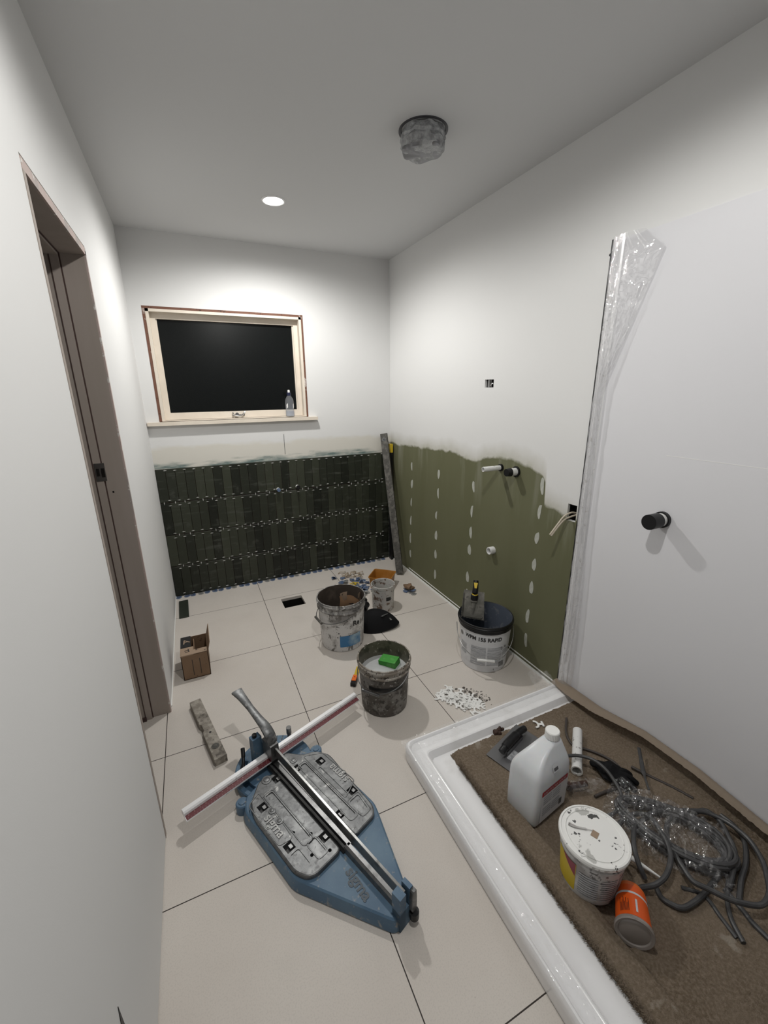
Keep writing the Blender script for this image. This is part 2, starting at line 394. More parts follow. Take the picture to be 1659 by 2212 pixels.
# ================= SETTING =================
# floor with the square waste hole
FX0, FX1 = -.95, W
hx0, hx1, hy0, hy1 = .700, .850, -.528, -.385
bm = bmesh.new()
for a, b, c, d in ((FX0, hx0, YF, .0), (hx1, FX1, YF, .0), (hx0, hx1, YF, hy0), (hx0, hx1, hy1, .0)):
    box(bm, (a, c, -.02), (b, d, 0))
fl = struct('floor', bm, 'floor')
bm = bmesh.new()
for lo, hi in (((hx0-.02, hy0-.02, -.25), (hx1+.02, hy0, -.02)), ((hx0-.02, hy1, -.25), (hx1+.02, hy1+.02, -.02)), ((hx0-.02, hy0, -.25), (hx0, hy1, -.02)), ((hx1, hy0, -.25), (hx1+.02, hy1, -.02)), ((hx0-.02, hy0-.02, -.27), (hx1+.02, hy1+.02, -.25))):
    box(bm, lo, hi)
struct('waste_hole', bm, 'darkhole', fl)
bm = bmesh.new()
FXC, FYC = 1.195, -1.53
box(bm, (-.12, YF, H), (W+.02, .02, H+.08)); ce = struct('ceiling', bm, 'ceil')
# left wall with doorway
DY0, DY1, DZ = -1.925, -1.262, 1.955
bm = bmesh.new()
box(bm, (-.12, DY1, .004), (0, 0, H)); box(bm, (-.12, YF, .004), (0, DY0, H)); box(bm, (-.12, DY0, DZ), (0, DY1, H))
struct('wall_left', bm, 'wall')
# back wall with window opening
WX0, WX1, WZ0, WZ1 = .078, 1.086, 1.275, 1.978
bm = bmesh.new()
box(bm, (-.12, 0, -.02), (WX0, .12, H)); box(bm, (WX1, 0, -.02), (W+.1, .12, H)); box(bm, (WX0, 0, -.02), (WX1, .12, WZ0)); box(bm, (WX0, 0, WZ1), (WX1, .12, H))
wb = struct('wall_back', bm, 'wallB')
# right wall with two electrical cut-outs
bm = bmesh.new()
def wall_holes(bm, x0, x1, y0, y1, z0, z1, holes):
    ys = sorted({y0, y1, *[h[0] for h in holes], *[h[1] for h in holes]}); zs = sorted({z0, z1, *[h[2] for h in holes], *[h[3] for h in holes]})
    for a, b in zip(ys, ys[1:]):
        for c, d in zip(zs, zs[1:]):
            if any(h[0] <= a and b <= h[1] and h[2] <= c and d <= h[3] for h in holes): continue
            box(bm, (x0, a, c), (x1, b, d))
HOLES = [(-1.303, -1.228, 1.470, 1.512), (-1.932, -1.882, .880, .958)]
wall_holes(bm, W, W+.013, YF, 0, -.02, H, HOLES)
wr = struct('wall_right', bm, 'wallR')
bm = bmesh.new()
for a, b, c, d in HOLES:
    box(bm, (W+.045, a-.02, c-.02), (W+.055, b+.02, d+.02))
    for lo, hi in (((W+.013, a-.01, c-.01), (W+.05, a, d+.01)), ((W+.013, b, c-.01), (W+.05, b+.01, d+.01)), ((W+.013, a, d), (W+.05, b, d+.01)), ((W+.013, a, c-.01), (W+.05, b, c))): box(bm, lo, hi)
struct('cavity_lining', bm, 'darkhole', wr)
bm = bmesh.new(); box(bm, (-.12, YF-.1, -.02), (W+.02, YF, H)); struct('wall_front', bm, 'front')
# hallway beyond the doorway
bm = bmesh.new(); box(bm, (FX0-.05, YF, -.02), (FX0, 0, H)); struct('wall_hall', bm, 'wall')
bm = bmesh.new(); box(bm, (FX0, YF, H), (-.12, 0, H+.08)); box(bm, (FX0, -.02, 0), (-.12, .0, H)); box(bm, (FX0, YF, 0), (-.12, YF+.02, H)); struct('ceiling_hall', bm, 'ceil')

# filler daubs on the green board
for i, (y, z) in enumerate([(-.385, .893), (-.387, .754), (-.382, .603), (-.377, .447), (-.372, .294), (-.374, .161), (-.775, .9), (-.776, .765), (-.759, .597), (-.76, .443), (-.76, .295), (-.761, .135), (-1.177, .893), (-1.172, .736), (-1.168, .595), (-1.163, .475), (-1.158, .282), (-1.158, .16), (-1.722, 1.007), (-1.72, .877), (-1.716, .737), (-1.715, .589), (-1.712, .456), (-1.709, .284), (-1.712, .141)]):
    a, b = rnd.uniform(.014, .019), rnd.uniform(.030, .042); bm = bmesh.new(); n = 18; sk = rnd.uniform(-.004, .004); cut = rnd.random() < .5
    ring = []
    for k in range(n):
        t = 2*PI*k/n; yy = a*math.cos(t); zz = b*math.sin(t)*(1+.12*math.sin(3*t+i))
        if cut: yy = max(yy, -a*.35)
        ring.append((yy+sk*zz/b, zz))
    loft(bm, [[(0, q, r) for q, r in ring], [(-.0012, q*.97, r*.97) for q, r in ring]], False, True)
    finish(bm, 'filler_patch', 'patch', wr, (W-.0002, y, z))
# white sealant beads and strips
bm = bmesh.new(); box(bm, (W-.012, -1.965, .0), (W, 0, .007)); struct('trim_1', bm, 'trimwhite')
bm = bmesh.new(); box(bm, (W-.005, -1.955, .024), (W, -.35, .028)); struct('trim_2', bm, 'trimwhite')
bm = bmesh.new(); box(bm, (0, DY1+.02, .0), (.004, 0, .006)); struct('trim_3', bm, 'trimwhite')
bm = bmesh.new(); box(bm, (W-.010, -.012, .0), (W, -.009, .95)); struct('trim_4', bm, 'trimwhite')

# ---- doorway lining (door_1) ----
d1 = empty('door_1', (0, DY1, 0), kind='structure')
def lining(name, parts_):   # boxes in world coordinates
    for nm, lo, hi, m in parts_:
        bm = bmesh.new(); box(bm, lo, hi); finish(bm, nm, m, d1, (0, -DY1, 0))
JI = -1.282                       # far jamb face
HD = 1.925
lining('x', [
    ('jamb', (-.130, JI, 0), (-.004, DY1, HD), 'taupe'),
    ('jamb_edge', (-.004, JI, 0), (.0015, DY1-.004, HD+.014), 'taupe2'),
    ('jamb', (-.130, DY0, 0), (.0015, DY0+.018, HD), 'taupe'),
    ('head', (-.130, DY0, HD), (-.004, DY1, DZ), 'taupe'),
    ('head_edge', (-.004, DY0, HD), (.0015, DY1-.004, DZ-.006), 'taupe2'),
    ('door_stop', (-.120, JI-.010, 0), (-.078, JI, HD-.010), 'taupe'),
    ('door_stop', (-.120, DY0+.018, HD-.010), (-.078, JI-.0, HD), 'taupe'),
    ('groove', (-.078, JI-.0025, 0), (-.0735, JI, HD), 'groove'),
    ('groove', (-.105, JI-.0125, 0), (-.102, JI-.010, HD-.01), 'groove'),
    ('groove', (-.078, DY0+.018, HD-.0025), (-.0735, JI, HD), 'groove'),
    ('threshold_gap', (-.130, JI-.018, .0), (-.1, JI-.010, .02), 'groove'),
    ('strike_plate', (-.100, JI-.0125, 1.135), (-.066, JI-.010, 1.205), 'chrome'),
    ('strike_hole', (-.096, JI-.0135, 1.155), (-.086, JI-.012, 1.185), 'darkhole'),
    ('strike_hole', (-.080, JI-.0135, 1.150), (-.069, JI-.012, 1.185), 'darkhole'),
    ('screw_hole', (-.058, JI-.0008, 1.083), (-.052, JI, 1.090), 'darkhole'),
])

# ---- window_1 ----
w1 = empty('window_1', (.58, 0, WZ0), kind='structure')
def wp(nm, boxes, m, b=0, mats=None):
    bm = bmesh.new()
    for lo, hi in boxes: box(bm, lo, hi)
    if b: bevel(bm, b)
    return finish(bm, nm, m, w1, (-.58, 0, -WZ0))
# stained raw edge between plaster and reveal
e = .012
wp('raw_edge', [((WX0-.002, -.0015, WZ0), (WX0+e+.004, .03, WZ1-e)), ((WX1-e, -.0015, WZ0), (WX1+.002, .03, WZ1-e)), ((WX0-.002, -.0015, WZ1-e), (WX1+.002, .03, WZ1+.003))], 'brown')
x0, x1, z1 = WX0+e+.003, WX1-e, WZ1-e
wp('reveal', [((x0, -.003, WZ0), (x0+.018, .12, z1)), ((x1-.018, -.003, WZ0), (x1, .12, z1)), ((x0, -.003, z1-.016), (x1, .12, z1))], 'cream', .001)
sx0, sx1, sz0, sz1 = x0+.018, x1-.018, WZ0+.006, z1-.016
fr = wp('sash', [((sx0, .050, sz0), (sx0+.030, .095, sz1)), ((sx1-.030, .050, sz0), (sx1, .095, sz1)), ((sx0+.03, .050, sz1-.034), (sx1-.03, .095, sz1)), ((sx0+.03, .050, sz0), (sx1-.03, .095, sz0+.046))], 'cream', .002)
wp('sash_bead', [((sx0+.030, .062, sz0+.046), (sx0+.037, .09, sz1-.034)), ((sx1-.037, .062, sz0+.046), (sx1-.03, .09, sz1-.034))], 'cream')
wp('pane', [((sx0+.02, .075, sz0+.03), (sx1-.02, .080, sz1-.02))], 'glassdark')
wp('window_sill', [((.004, -.045, 1.250), (1.150, .0, 1.272)), ((WX0, 0, 1.250), (WX1, .12, 1.279))], 'cream', .002)
bm = bmesh.new()
box(bm, (-.042, -.004, -.012), (.042, .002, -.002)); 
tube(bm, [(-.040, -.006, .010), (-.034, -.018, -.004), (-.012, -.022, -.012), (.016, -.020, -.010), (.038, -.010, .006), (.044, -.004, .016)], .0055, 10)
cyl(bm, (-.012, 0, 0), (-.012, -.022, 0), .012)
finish(bm, 'window_catch', 'chrome', w1, (.588-.58, .050, 1.306-WZ0))

# ---- crack and scuffs above the tiling ----
bm = bmesh.new(); box(bm, (.888, -.0008, 1.000), (.8915, .0, 1.150)); finish(bm, 'crack', 'steeldark', wb)

# ---- dark green tiling ----
TZ, TR, NC, TX = .958, 4, 29, 1.752
TW, TH = TX/NC, TZ/TR
bm = bmesh.new(); lay = bm.loops.layers.float_color.new('tone')
box(bm, (0.001, -.004, .004), (TX, -.0005, TZ-.002), 1)
for r in range(TR):
    for c in range(NC):
        g = .0011; n0 = len(bm.faces)
        dy = rnd.uniform(-.0006, .0006); y0 = -.011+dy
        xa, xb, za, zb = c*TW+g+.001, (c+1)*TW-g+.001, r*TH+g+.003, (r+1)*TH-g
        rings = []
        for ins, yy in ((0, -.003), (0, y0+.0012), (.0012, y0)):
            rings.append([(xa+ins, yy, za+ins), (xb-ins, yy, za+ins), (xb-ins, yy, zb-ins), (xa+ins, yy, zb-ins)])
        loft(bm, rings, False, True); bm.faces.ensure_lookup_table(); tone = rnd.random()**1.3
        for f in bm.faces[n0:]:
            for l in f.loops: l[lay] = (tone, tone, tone, 1)
til = finish(bm, 'tile_cladding', 'tiles', wb, mats=['tiles', 'groove'], smooth=20)
# spacers pushed into the joints
bm = bmesh.new()
box(bm, (-.0095, -.0035, -.0007), (.0095, 0, .0007)); box(bm, (-.0007, -.0035, -.0035), (.0007, 0, .0035))
sp0 = finish(bm, 'tile_spacer', 'spacer'); first = True
def spacer(x, z, rz):
    global first
    o = sp0 if first else sp0.copy()
    if not first: COL.objects.link(o)
    first = False
    o.location = (x, -.0095, z); o.rotation_euler = (0, rz, 0)
    k_ = round(z/TH); row = ['bottom edge', 'lowest joint line', 'middle joint line', 'upper joint line', 'top edge'][k_]
    side = 'left third' if x < .58 else 'middle third' if x < 1.17 else 'right third'
    tag(o, 'tiny white cross spacer along the '+row+' of the dark wall tiles, '+side, 'tile spacer', 'white spacers, '+row+', '+side)
for c in range(1, NC):
    x = c*TW+.001
    spacer(x, TZ-.010-rnd.uniform(0, .006), 0); spacer(x, .018+rnd.uniform(0, .006), 0)
    for r in range(1, TR):
        spacer(x+rnd.uniform(-.001, .001), r*TH+.017+rnd.uniform(-.004, .004), 0); spacer(x, r*TH-.017+rnd.uniform(-.004, .004), 0)
        if rnd.random() < .62: spacer(x-TW*rnd.uniform(.35, .7), r*TH, PI/2)
# horseshoe shims under the bottom row
def horseshoe(name, m, r=.019, w_=.0065, t=.0032, arm=.020):
    out = []
    for k in range(13):
        a = PI*k/12; out.append((r*math.cos(a), r*math.sin(a)))
    inn = [((r-w_)*math.cos(PI*k/12), (r-w_)*math.sin(PI*k/12)) for k in range(13)]
    poly = [(r, -arm)]+out+[(-r, -arm), (-r+w_, -arm)]+inn[::-1]+[(r-w_, -arm)]
    bm = bmesh.new(); a = [bm.verts.new((x, y, 0)) for x, y in poly]; b = [bm.verts.new((x, y, t)) for x, y in poly]; n = len(poly)
    for i in range(n): bm.faces.new((a[i], a[(i+1) % n], b[(i+1) % n], b[i]))
    bm.faces.new(a[::-1]); bm.faces.new(b); bmesh.ops.triangulate(bm, faces=[f for f in bm.faces if len(f.verts) > 4])
    return finish(bm, name, m)
hb = horseshoe('horseshoe_shim', 'bluering'); hg = horseshoe('horseshoe_shim', 'greyring')
used = {id(hb): False, id(hg): False}
def put(src, loc, rot, label, cat, group):
    if not used.get(id(src)): o = src; used[id(src)] = True
    else:
        o = src.copy(); COL.objects.link(o)
    o.location = loc; o.rotation_euler = rot
    return tag(o, label, cat, group)
x = .02; i = 0
while x < 1.72:
    gr = (i % 5 == 3)
    put(hg if gr else hb, (x, -.030-rnd.uniform(0, .004), .0), (0, 0, PI+rnd.uniform(-.35, .35)),
        ('grey' if gr else 'blue')+' horseshoe shim under the '+('left' if x < .87 else 'right')+' half of the dark wall tiles', 'tile shim', ('grey' if gr else 'blue')+' shims under the tiles, '+('left' if x < .87 else 'right')+' half')
    x += .042 if i % 2 else .056; i += 1
# pipe ends through the tiling
def stub(name, loc, lenx, r, m, label, cat, dirv, capm=None, capl=.02, collar=None):
    e = empty(name, loc, label=label, cat=cat); d = Vector(dirv)
    if capm:
        bm = bmesh.new(); cyl(bm, (0, 0, 0), d*lenx, r, 24); finish(bm, 'pipe', m, e)
        bm = bmesh.new(); cyl(bm, d*(lenx-.001), d*(lenx+capl), r*1.12, 24, r*.98); finish(bm, 'end_cap', capm, e)
    else:
        bm = bmesh.new(); q = d.to_track_quat('Z', 'Y').to_matrix()
        loft(bm, [[q @ Vector(p) for p in circ(a, z, 24)] for a, z in ((r*.8, .004), (r*.8, lenx), (r*.97, lenx), (r, lenx-.002), (r, 0))], True, False)
        finish(bm, 'pipe', m, e)
    if collar:
        bm = bmesh.new(); cyl(bm, (0, 0, 0), d*collar[1], collar[0], 28); finish(bm, 'collar', collar[2], e)
    return e
stub('pipe_stub', (.812, -.010, .737), .03, .013, 'white', 'white and blue pipe end poking through dark green tiles', 'pipe', (0, -1, 0), 'bluering', .012)
stub('pipe_stub', (.962, -.010, .742), .03, .014, 'white', 'white pipe end with black cap poking through dark green tiles', 'pipe', (0, -1, 0), 'black', .014)
# right wall plumbing
stub('outlet_pipe', (W, -1.412, 1.048), .124, .0135, 'pipew', 'long white open pipe sticking out of the green board', 'pipe', (-1, 0, 0), collar=(.019, .012, 'black'))
stub('capped_pipe', (W, -1.532, 1.046), .042, .020, 'pipew', 'short white pipe with black cap beside the long one on the green board', 'pipe', (-1, 0, 0), 'black', .026, collar=(.028, .008, 'black'))
stub('waste_pipe', (W, -1.392, .556), .034, .022, 'pipew', 'short open white waste pipe low on the green board', 'pipe', (-1, 0, 0))
# wires
bw = empty('wall_wires', (W+.03, -1.905, .915), label='twin cream electrical wires hanging out of the square wall cut-out', cat='wire')
for k, pts in enumerate(([(0, 0, 0), (-.03, .003, .004), (-.06, .012, -.012), (-.085, .018, -.045), (-.12, .026, -.095)], [(0, -.012, -.004), (-.03, -.006, -.010), (-.058, .006, -.024), (-.083, .013, -.052), (-.116, .022, -.100)])):
    bm = bmesh.new(); tube(bm, pts, .0042, 8); finish(bm, 'wire', 'wire', bw)
bm = bmesh.new(); box(bm, (-.026, -.038, -.040), (-.008, .026, -.0345), 0); finish(bm, 'torn_edge', 'white', bw)
e = empty('switch_bracket', (W+.02, -1.265, 1.491), label='small metal bracket inside the rectangular cut-out high on right wall', cat='bracket')
bm = bmesh.new(); box(bm, (-.004, -.004, -.020), (0, .034, .020)); tube(bm, [(0, -.035, -.012), (-.01, -.02, 0), (-.012, -.005, -.006), (-.004, .006, -.012)], .003, 8); finish(bm, 'metal_tab', 'chrome', e)

# ---- shower liner sheet, edge channel ----
ln = empty('shower_liner', (W, -2.0, .08), label='glossy white acrylic wall liner covering the right wall above the tray', cat='shower liner')
bm = bbox((-.005, -1.61, -.02), (0, .012, 1.905), .001, 1); finish(bm, 'liner_sheet', 'liner', ln)
bm = bmesh.new(); box(bm, (-.0054, -1.0, 1.1505), (-.0045, -.28, 1.1520)); finish(bm, 'liner_joint', 'trimwhite', ln)
ch = empty('wall_channel', (W, -1.968, .07), label='tall dark-edged metal channel standing at the liner edge', cat='wall channel')
bm = bmesh.new(); box(bm, (-.028, 0, 0), (0, .006, 1.915)); finish(bm, 'dark_seal', 'black', ch)
sec = [(0, 0), (-.026, 0), (-.028, -.004), (-.024, -.007), (-.026, -.012), (-.022, -.016), (-.010, -.018), (-.010, -.024), (-.006, -.030), (0, -.030)]
bm = bmesh.new(); loft(bm, [[(a, b, z) for a, b in sec] for z in (0, 1.92)]); finish(bm, 'aluminium_profile', 'alu', ch, smooth=20)
bm = bmesh.new(); cyl(bm, (-.028, .003, 1.865), (-.032, .003, 1.865), .005, 12); finish(bm, 'screw', 'black', ch)
def filmf(u, v):
    z = .07+1.92*v
    wdt = .036+.015*math.sin(6*v+1)+.02*(1-v)+(.125 if v > .965 else .15*max(0, (v-.72)/.245) if v > .72 else 0)
    if v > .965: wdt = .036+.15-(v-.965)*2.2
    y = -1.972-u*wdt
    nn = noise.noise(Vector((u*6, v*26, 0)))*.006+noise.noise(Vector((u*22, v*7, 3)))*.004
    return (W-.034-abs(nn)*1.3-.012*math.sin(u*PI)+u*.018, y, z)
f = finish(sheet(26, 130, filmf), 'protective_film', 'film2'); tag(f, 'clear wrinkled plastic film peeling off the tall wall channel', 'plastic film')
# shower mixer pipe on liner
mx = empty('mixer_inlet', (W-.005, -2.308, 1.002), label='round black capped mixer inlet sticking out of white liner', cat='pipe fitting')
for nm, a, b, r, m in (('collar', 0, .012, .030, 'black'), ('white_ring', .012, .030, .0245, 'white'), ('cap', .030, .078, .0275, 'black')):
    bm = bmesh.new(); cyl(bm, (-a, 0, 0), (-b, 0, 0), r, 32); bevel(bm, .002); finish(bm, nm, m, mx)

# ---- ceiling: downlights, wrapped fan ----
for i, (x, y, pw, bl_) in enumerate(LAMPS):
    e = empty('downlight', (x, y, H), label=['bright round recessed ceiling downlight near the window end', 'round recessed ceiling downlight over the doorway end'][i], cat='ceiling light')
    bm = bmesh.new(); loft(bm, [circ(r, z, 40) for r, z in ((.048, -.001), (.049, -.004), (.054, -.0055), (.060, -.003), (.061, 0))], False, False); finish(bm, 'trim_ring', 'ringw', e)
    bm = bmesh.new(); loft(bm, [circ(.049, -.0015, 40), circ(.049, -.0005, 40)]); finish(bm, 'lens', 'lens', e)
fa = empty('extractor_fan', (FXC, FYC, H), label='ceiling extractor fan stub wrapped in crumpled clear plastic', cat='extractor fan')
bm = bmesh.new(); loft(bm, [circ(r, z, 48) for r, z in ((.082, -.0005), (.084, -.003), (.093, -.003), (.093, 0))], False, False); finish(bm, 'duct_ring', 'fandark', fa)
bm = bmesh.new(); loft(bm, [circ(r, z, 72) for r, z in ((.080, 0), (.081, -.012), (.085, -.022), (.080, -.030), (.084, -.040), (.079, -.052), (.078, -.060), (.068, -.066), (.045, -.070))], False, True)
jitter(bm, .010, 28, 3); finish(bm, 'plastic_wrap', 'fanwrap', fa, (0, 0, -.004), smooth=25)
bm = bmesh.new(); loft(bm, [circ(r, z, 64) for r, z in ((.079, -.056), (.077, -.066), (.072, -.072), (.02, -.073))], False, True)
jitter(bm, .012, 22, 9); finish(bm, 'folded_end', 'galv', fa, (0, 0, 0), smooth=25)

# ================= BUCKETS =================
def bucket_shell(rb, rt, h, ribs, wall_=.003):
    out = [(rb-.006, 0), (rb-.001, .003), (rb, .008)]
    n = 8
    for k in range(1, n+1):
        z = .008+(h*.80-.008)*k/n; out.append((rb+(rt-rb)*z/h*.85, z))
    for dz, dr in ribs: out.append((rb+(rt-rb)*(h*.80+dz)/h*.85+dr, h*.80+dz))
    out += [(rt-.001, h-.004), (rt, h-.001), (rt-.002, h), (rt-.006, h-.001)]
    inn = [(rt-.007, h-.006), (rb+(rt-rb)*.5-wall_-.001, h*.5), (rb-wall_-.002, .008)]
    return out, inn
def bucket(name, loc, rb, rt, h, mo, mi_, mr, label, frac=.80, inr=None):
    e = empty(name, loc, label=label, cat='bucket')
    zr = h*frac
    prof = [(rb-.006, 0), (rb-.001, .003), (rb, .008)]+[(rb+(rt-.010-rb)*(k/8), .008+(zr-.008)*k/8) for k in range(1, 9)]
    bm = lathe(prof, 64, True, False); finish(bm, 'body', mo, e)
    p = [(rt-.010, zr), (rt-.004, zr+.002), (rt-.003, zr+.010), (rt-.008, zr+.013), (rt-.008, max(zr+.013, h-.026)), (rt-.001, max(zr+.015, h-.022)), (rt, h-.014), (rt-.0035, h-.010), (rt-.003, h-.002), (rt-.0055, h), (rt-.009, h-.002)]
    bm = lathe(p, 64, False, False); finish(bm, 'rim', mr, e)
    bm = lathe([(rt-.0088, h-.002), (rt-.012, h-.03), (rb-.004, .006)], 64, False, True); finish(bm, 'inside_wall', mi_, e)
    return e
def wire_handle(e, R, zp, ang, drop, side=1, gripm='white', wm='chrome', rr=.0018):
    a = math.radians(ang); ax = Vector((math.cos(a), math.sin(a), 0)); out = Vector((-ax.y, ax.x, 0))*side
    pts = []
    for k in range(0, 13):
        t = PI*k/12; s = math.cos(t); b = math.sin(t)
        pts.append(ax*(R+.006)*s+out*((R+.010)*b)+Vector((0, 0, zp-drop*b**.8 if b > 0 else zp)))
    bm = bmesh.new(); tube(bm, pts, rr, 8, 4); hd = finish(bm, 'handle', wm, e)
    m = pts[6]; d = (pts[7]-pts[5]).normalized()
    bm = bmesh.new(); cyl(bm, m-d*.045, m+d*.045, .007, 14); finish(bm, 'grip', gripm, hd)
    return hd
def wrapper(r0, r1, z0, z1, ang0):   # text plane -> conical surface
    def f(x, y, z):
        zz = y; r = r0+(r1-r0)*(zz-z0)/(z1-z0)+.0008+z; a = ang0+x/r
        return (r*math.cos(a), r*math.sin(a), zz)
    return f
def wrap_rect(f, x0, x1, y0, y1, nx=14, ny=2, z=0):
    return sheet(nx, ny, lambda u, v: f(x0+(x1-x0)*u, y0+(y1-y0)*v, z))
# bucket 1: white, smeared, blue label
b1 = bucket('bucket', (.939, -1.07, 0), .126, .146, .306, 'dirtywh', 'inside1', 'dirtywh2', 'big white mortar-smeared bucket with blue label holding torn cardboard')
va = math.atan2(-3.2+1.07, .25-.939)
f = wrapper(.126, .138, 0, .245, va)
bm = wrap_rect(f, -.016, .118, .034, .108); o = finish(bm, 'blue_label', 'bluelab', b1); o['label'] = 'blue printed label'
bm = textmesh('Re', .045, .0003, .001, lambda x, y, z: f(x+.088, y+.178, z+.0006)); finish(bm, 'lettering', 'ink', b1)
bm = bmesh.new()
for q in range(9):
    x_, y_ = rnd.uniform(-.05, .05), rnd.uniform(.10, .19)
    c0 = [bm.verts.new(f(x_+rnd.uniform(.001, .006)*math.cos(t), y_+rnd.uniform(.001, .006)*math.sin(t), .0004)) for t in (0, 1.2, 2.5, 3.8, 5.1)]
    bm.faces.new(c0)
finish(bm, 'smudge', 'ink', b1)
wire_handle(b1, .140, .235, math.degrees(va)+25, .050, -1, 'leveldark', 'steeldark', .0024)
# torn cardboard inside bucket 1
e = empty('torn_carton', (.972, -1.085, .240), label='torn brown cardboard carton stuffed inside the white smeared bucket', cat='cardboard')
bm = sheet(10, 10, lambda u, v: (-.045+.115*u, .01*math.sin(3*u)-.02*v, -.12+.19*v-.03*u*u)); jitter(bm, .010, 20); finish(bm, 'front_panel', 'cardmid', e, rot=(0, 0, math.radians(-15)))
bm = sheet(10, 10, lambda u, v: (.062+.03*u, -.005+.07*u, -.08+.15*v-.02*u)); jitter(bm, .010, 20, 2); finish(bm, 'side_panel', 'cardlight', e, rot=(0, 0, math.radians(-15)))
bm = sheet(6, 6, lambda u, v: (-.04+.04*u, -.014, .03+.055*v+.01*u)); jitter(bm, .006, 30, 4); finish(bm, 'torn_flap', 'cardlight', e, rot=(0, 0, math.radians(-15)))
bm = textmesh('ASM', .034, .0003, .0012); finish(bm, 'lettering', 'ink', e, (.022, -.034, -.005), (math.radians(84), math.radians(70), math.radians(-15)))
# bucket 2: grimy, water, sponge
b2 = bucket('bucket', (.951, -1.652, 0), .1095, .129, .262, 'dirtybk', 'inside2', 'dirtyrim', 'grimy mortar-caked bucket of cloudy water with green sponge')
bm = bmesh.new(); loft(bm, [circ(.1165, .180, 56), circ(.1165, .182, 56)]); o = finish(bm, 'cloudy_water', 'water', b2); o['label'] = 'cloudy grey water'
va2 = math.atan2(-3.2+1.652, .25-.951)
f = wrapper(.1095, .119, 0, .21, va2)
bm = textmesh('ADHESIVE', .0001, .0003); bm.free()
bm = wrap_rect(f, -.075, .095, .145, .168, 20); finish(bm, 'dark_label', 'black', b2)
wire_handle(b2, .121, .205, math.degrees(va2)+62, .060, -1, 'steeldark', 'steel', .0022)
bm = bbox((-.044, -.028, 0), (.044, .028, .032), .003); jitter(bm, .002, 40)
o = finish(bm, 'sponge', 'green', None, (.994, -1.622, .178), (math.radians(4), math.radians(-5), math.radians(-52))); tag(o, 'green rectangular sponge floating in the cloudy bucket water', 'sponge')
# bucket 3: white label, black rim
b3 = bucket('bucket', (1.592, -1.588, 0), .122, .150, .285, 'label', 'inside3', 'black', frac=.90, label='white labelled bucket with black rim and notched trowel against green wall')
va3 = math.atan2(-3.2+1.588, .25-1.592)
f = wrapper(.122, .140, 0, .2565, va3)
bm = lathe([(.1398, .240), (.1440, .243), (.1455, .254), (.1440, .262)], 64, False, False); finish(bm, 'black_band', 'black', b3)
bm = textmesh('WPM 155 RAPID', .0310, .0003, .0010, lambda x, y, z: f(x*.93-.004, y+.207, z)); o = finish(bm, 'lettering', 'ink', b3)
bm = bmesh.new(); n0 = 24; c_ = [bm.verts.new(f(-.142+.013*math.cos(2*PI*k/n0), .200+.013*math.sin(2*PI*k/n0), .0003)) for k in range(n0)]; bm.faces.new(c_); finish(bm, 'round_emblem', 'steeldark', b3)
for x_, w_, zs in ((-.068, .082, [(.150, .158), (.126, .147), (.105, .122), (.084, .100), (.062, .079), (.044, .058)]), (.022, .082, [(.154, .158), (.138, .148), (.118, .130), (.098, .112), (.080, .094), (.062, .074), (.045, .056)]), (.110, .05, [(.120, .134), (.100, .114), (.078, .094)]), (-.145, .045, [(.130, .150), (.108, .124), (.084, .102)])):
    bm = bmesh.new()
    for za, zb in zs:
        g = [[bm.verts.new(f(x_+w_*u/10, z_, .0002)) for z_ in (za, zb)] for u in range(11)]
        for u in range(10): bm.faces.new((g[u][0], g[u+1][0], g[u+1][1], g[u][1]))
    finish(bm, 'printed_text_block', 'grayink', b3)
bm = bmesh.new()
for k in range(11):
    x_ = .092+k*.0034; wd = .0012 if k % 3 else .0022
    g = [bm.verts.new(f(a, z_, .0004)) for a, z_ in ((x_, .030), (x_+wd, .030), (x_+wd, .064), (x_, .064))]; bm.faces.new(g)
finish(bm, 'barcode', 'ink', b3)
bm = bmesh.new()
for cx_, cz_, rr_ in ((.105, .148, .007), (.127, .154, .006)):
    tube(bm, [f(cx_+rr_*math.cos(t), cz_+rr_*math.sin(t), .0005) for t in [2*PI*k/14 for k in range(15)]], .0007, 6, 0)
finish(bm, 'hazard_mark', 'ink', b3)
wire_handle(b3, .146, .225, math.degrees(va3)+96, .125, -1, 'white', 'chrome', .0021)
# notched trowel resting in bucket 3
tw = empty('notched_trowel', (1.529, -1.556, .255), label='notched steel trowel with black and yellow handle propped in labelled bucket', cat='trowel', rot=(math.radians(-14), math.radians(3), math.radians(-40))); tw.scale = (1.18, 1.1, 1.08)
poly = [(-.052, .142), (-.054, .125)]
z_ = .125
while z_ > .012: poly += [(-.054, z_), (-.046, z_-.001), (-.046, z_-.006), (-.054, z_-.007)]; z_ -= .0125
x_ = -.054
poly += [(-.054, 0)]
while x_ < .045: poly += [(x_+.006, 0), (x_+.0065, .007), (x_+.012, .007), (x_+.0125, 0)]; x_ += .0135
poly += [(.052, 0), (.040, .142)]
bm = bmesh.new(); a = [bm.verts.new((x, -.0006, z)) for x, z in poly]; b = [bm.verts.new((x, .0006, z)) for x, z in poly]
for i in range(len(poly)): bm.faces.new((a[i], a[(i+1) % len(poly)], b[(i+1) % len(poly)], b[i]))
bm.faces.new(a); bm.faces.new(b[::-1]); bmesh.ops.triangulate(bm, faces=[q for q in bm.faces if len(q.verts) > 4]); finish(bm, 'blade', 'blade', tw)
bm = bmesh.new(); tube(bm, [(-.002, .000, .10), (-.002, -.004, .135), (-.002, .004, .165), (-.004, .016, .192)], [.017]*6+[.013]*10+[.012]*30, 14, 8); hnd = finish(bm, 'handle', 'black', tw)
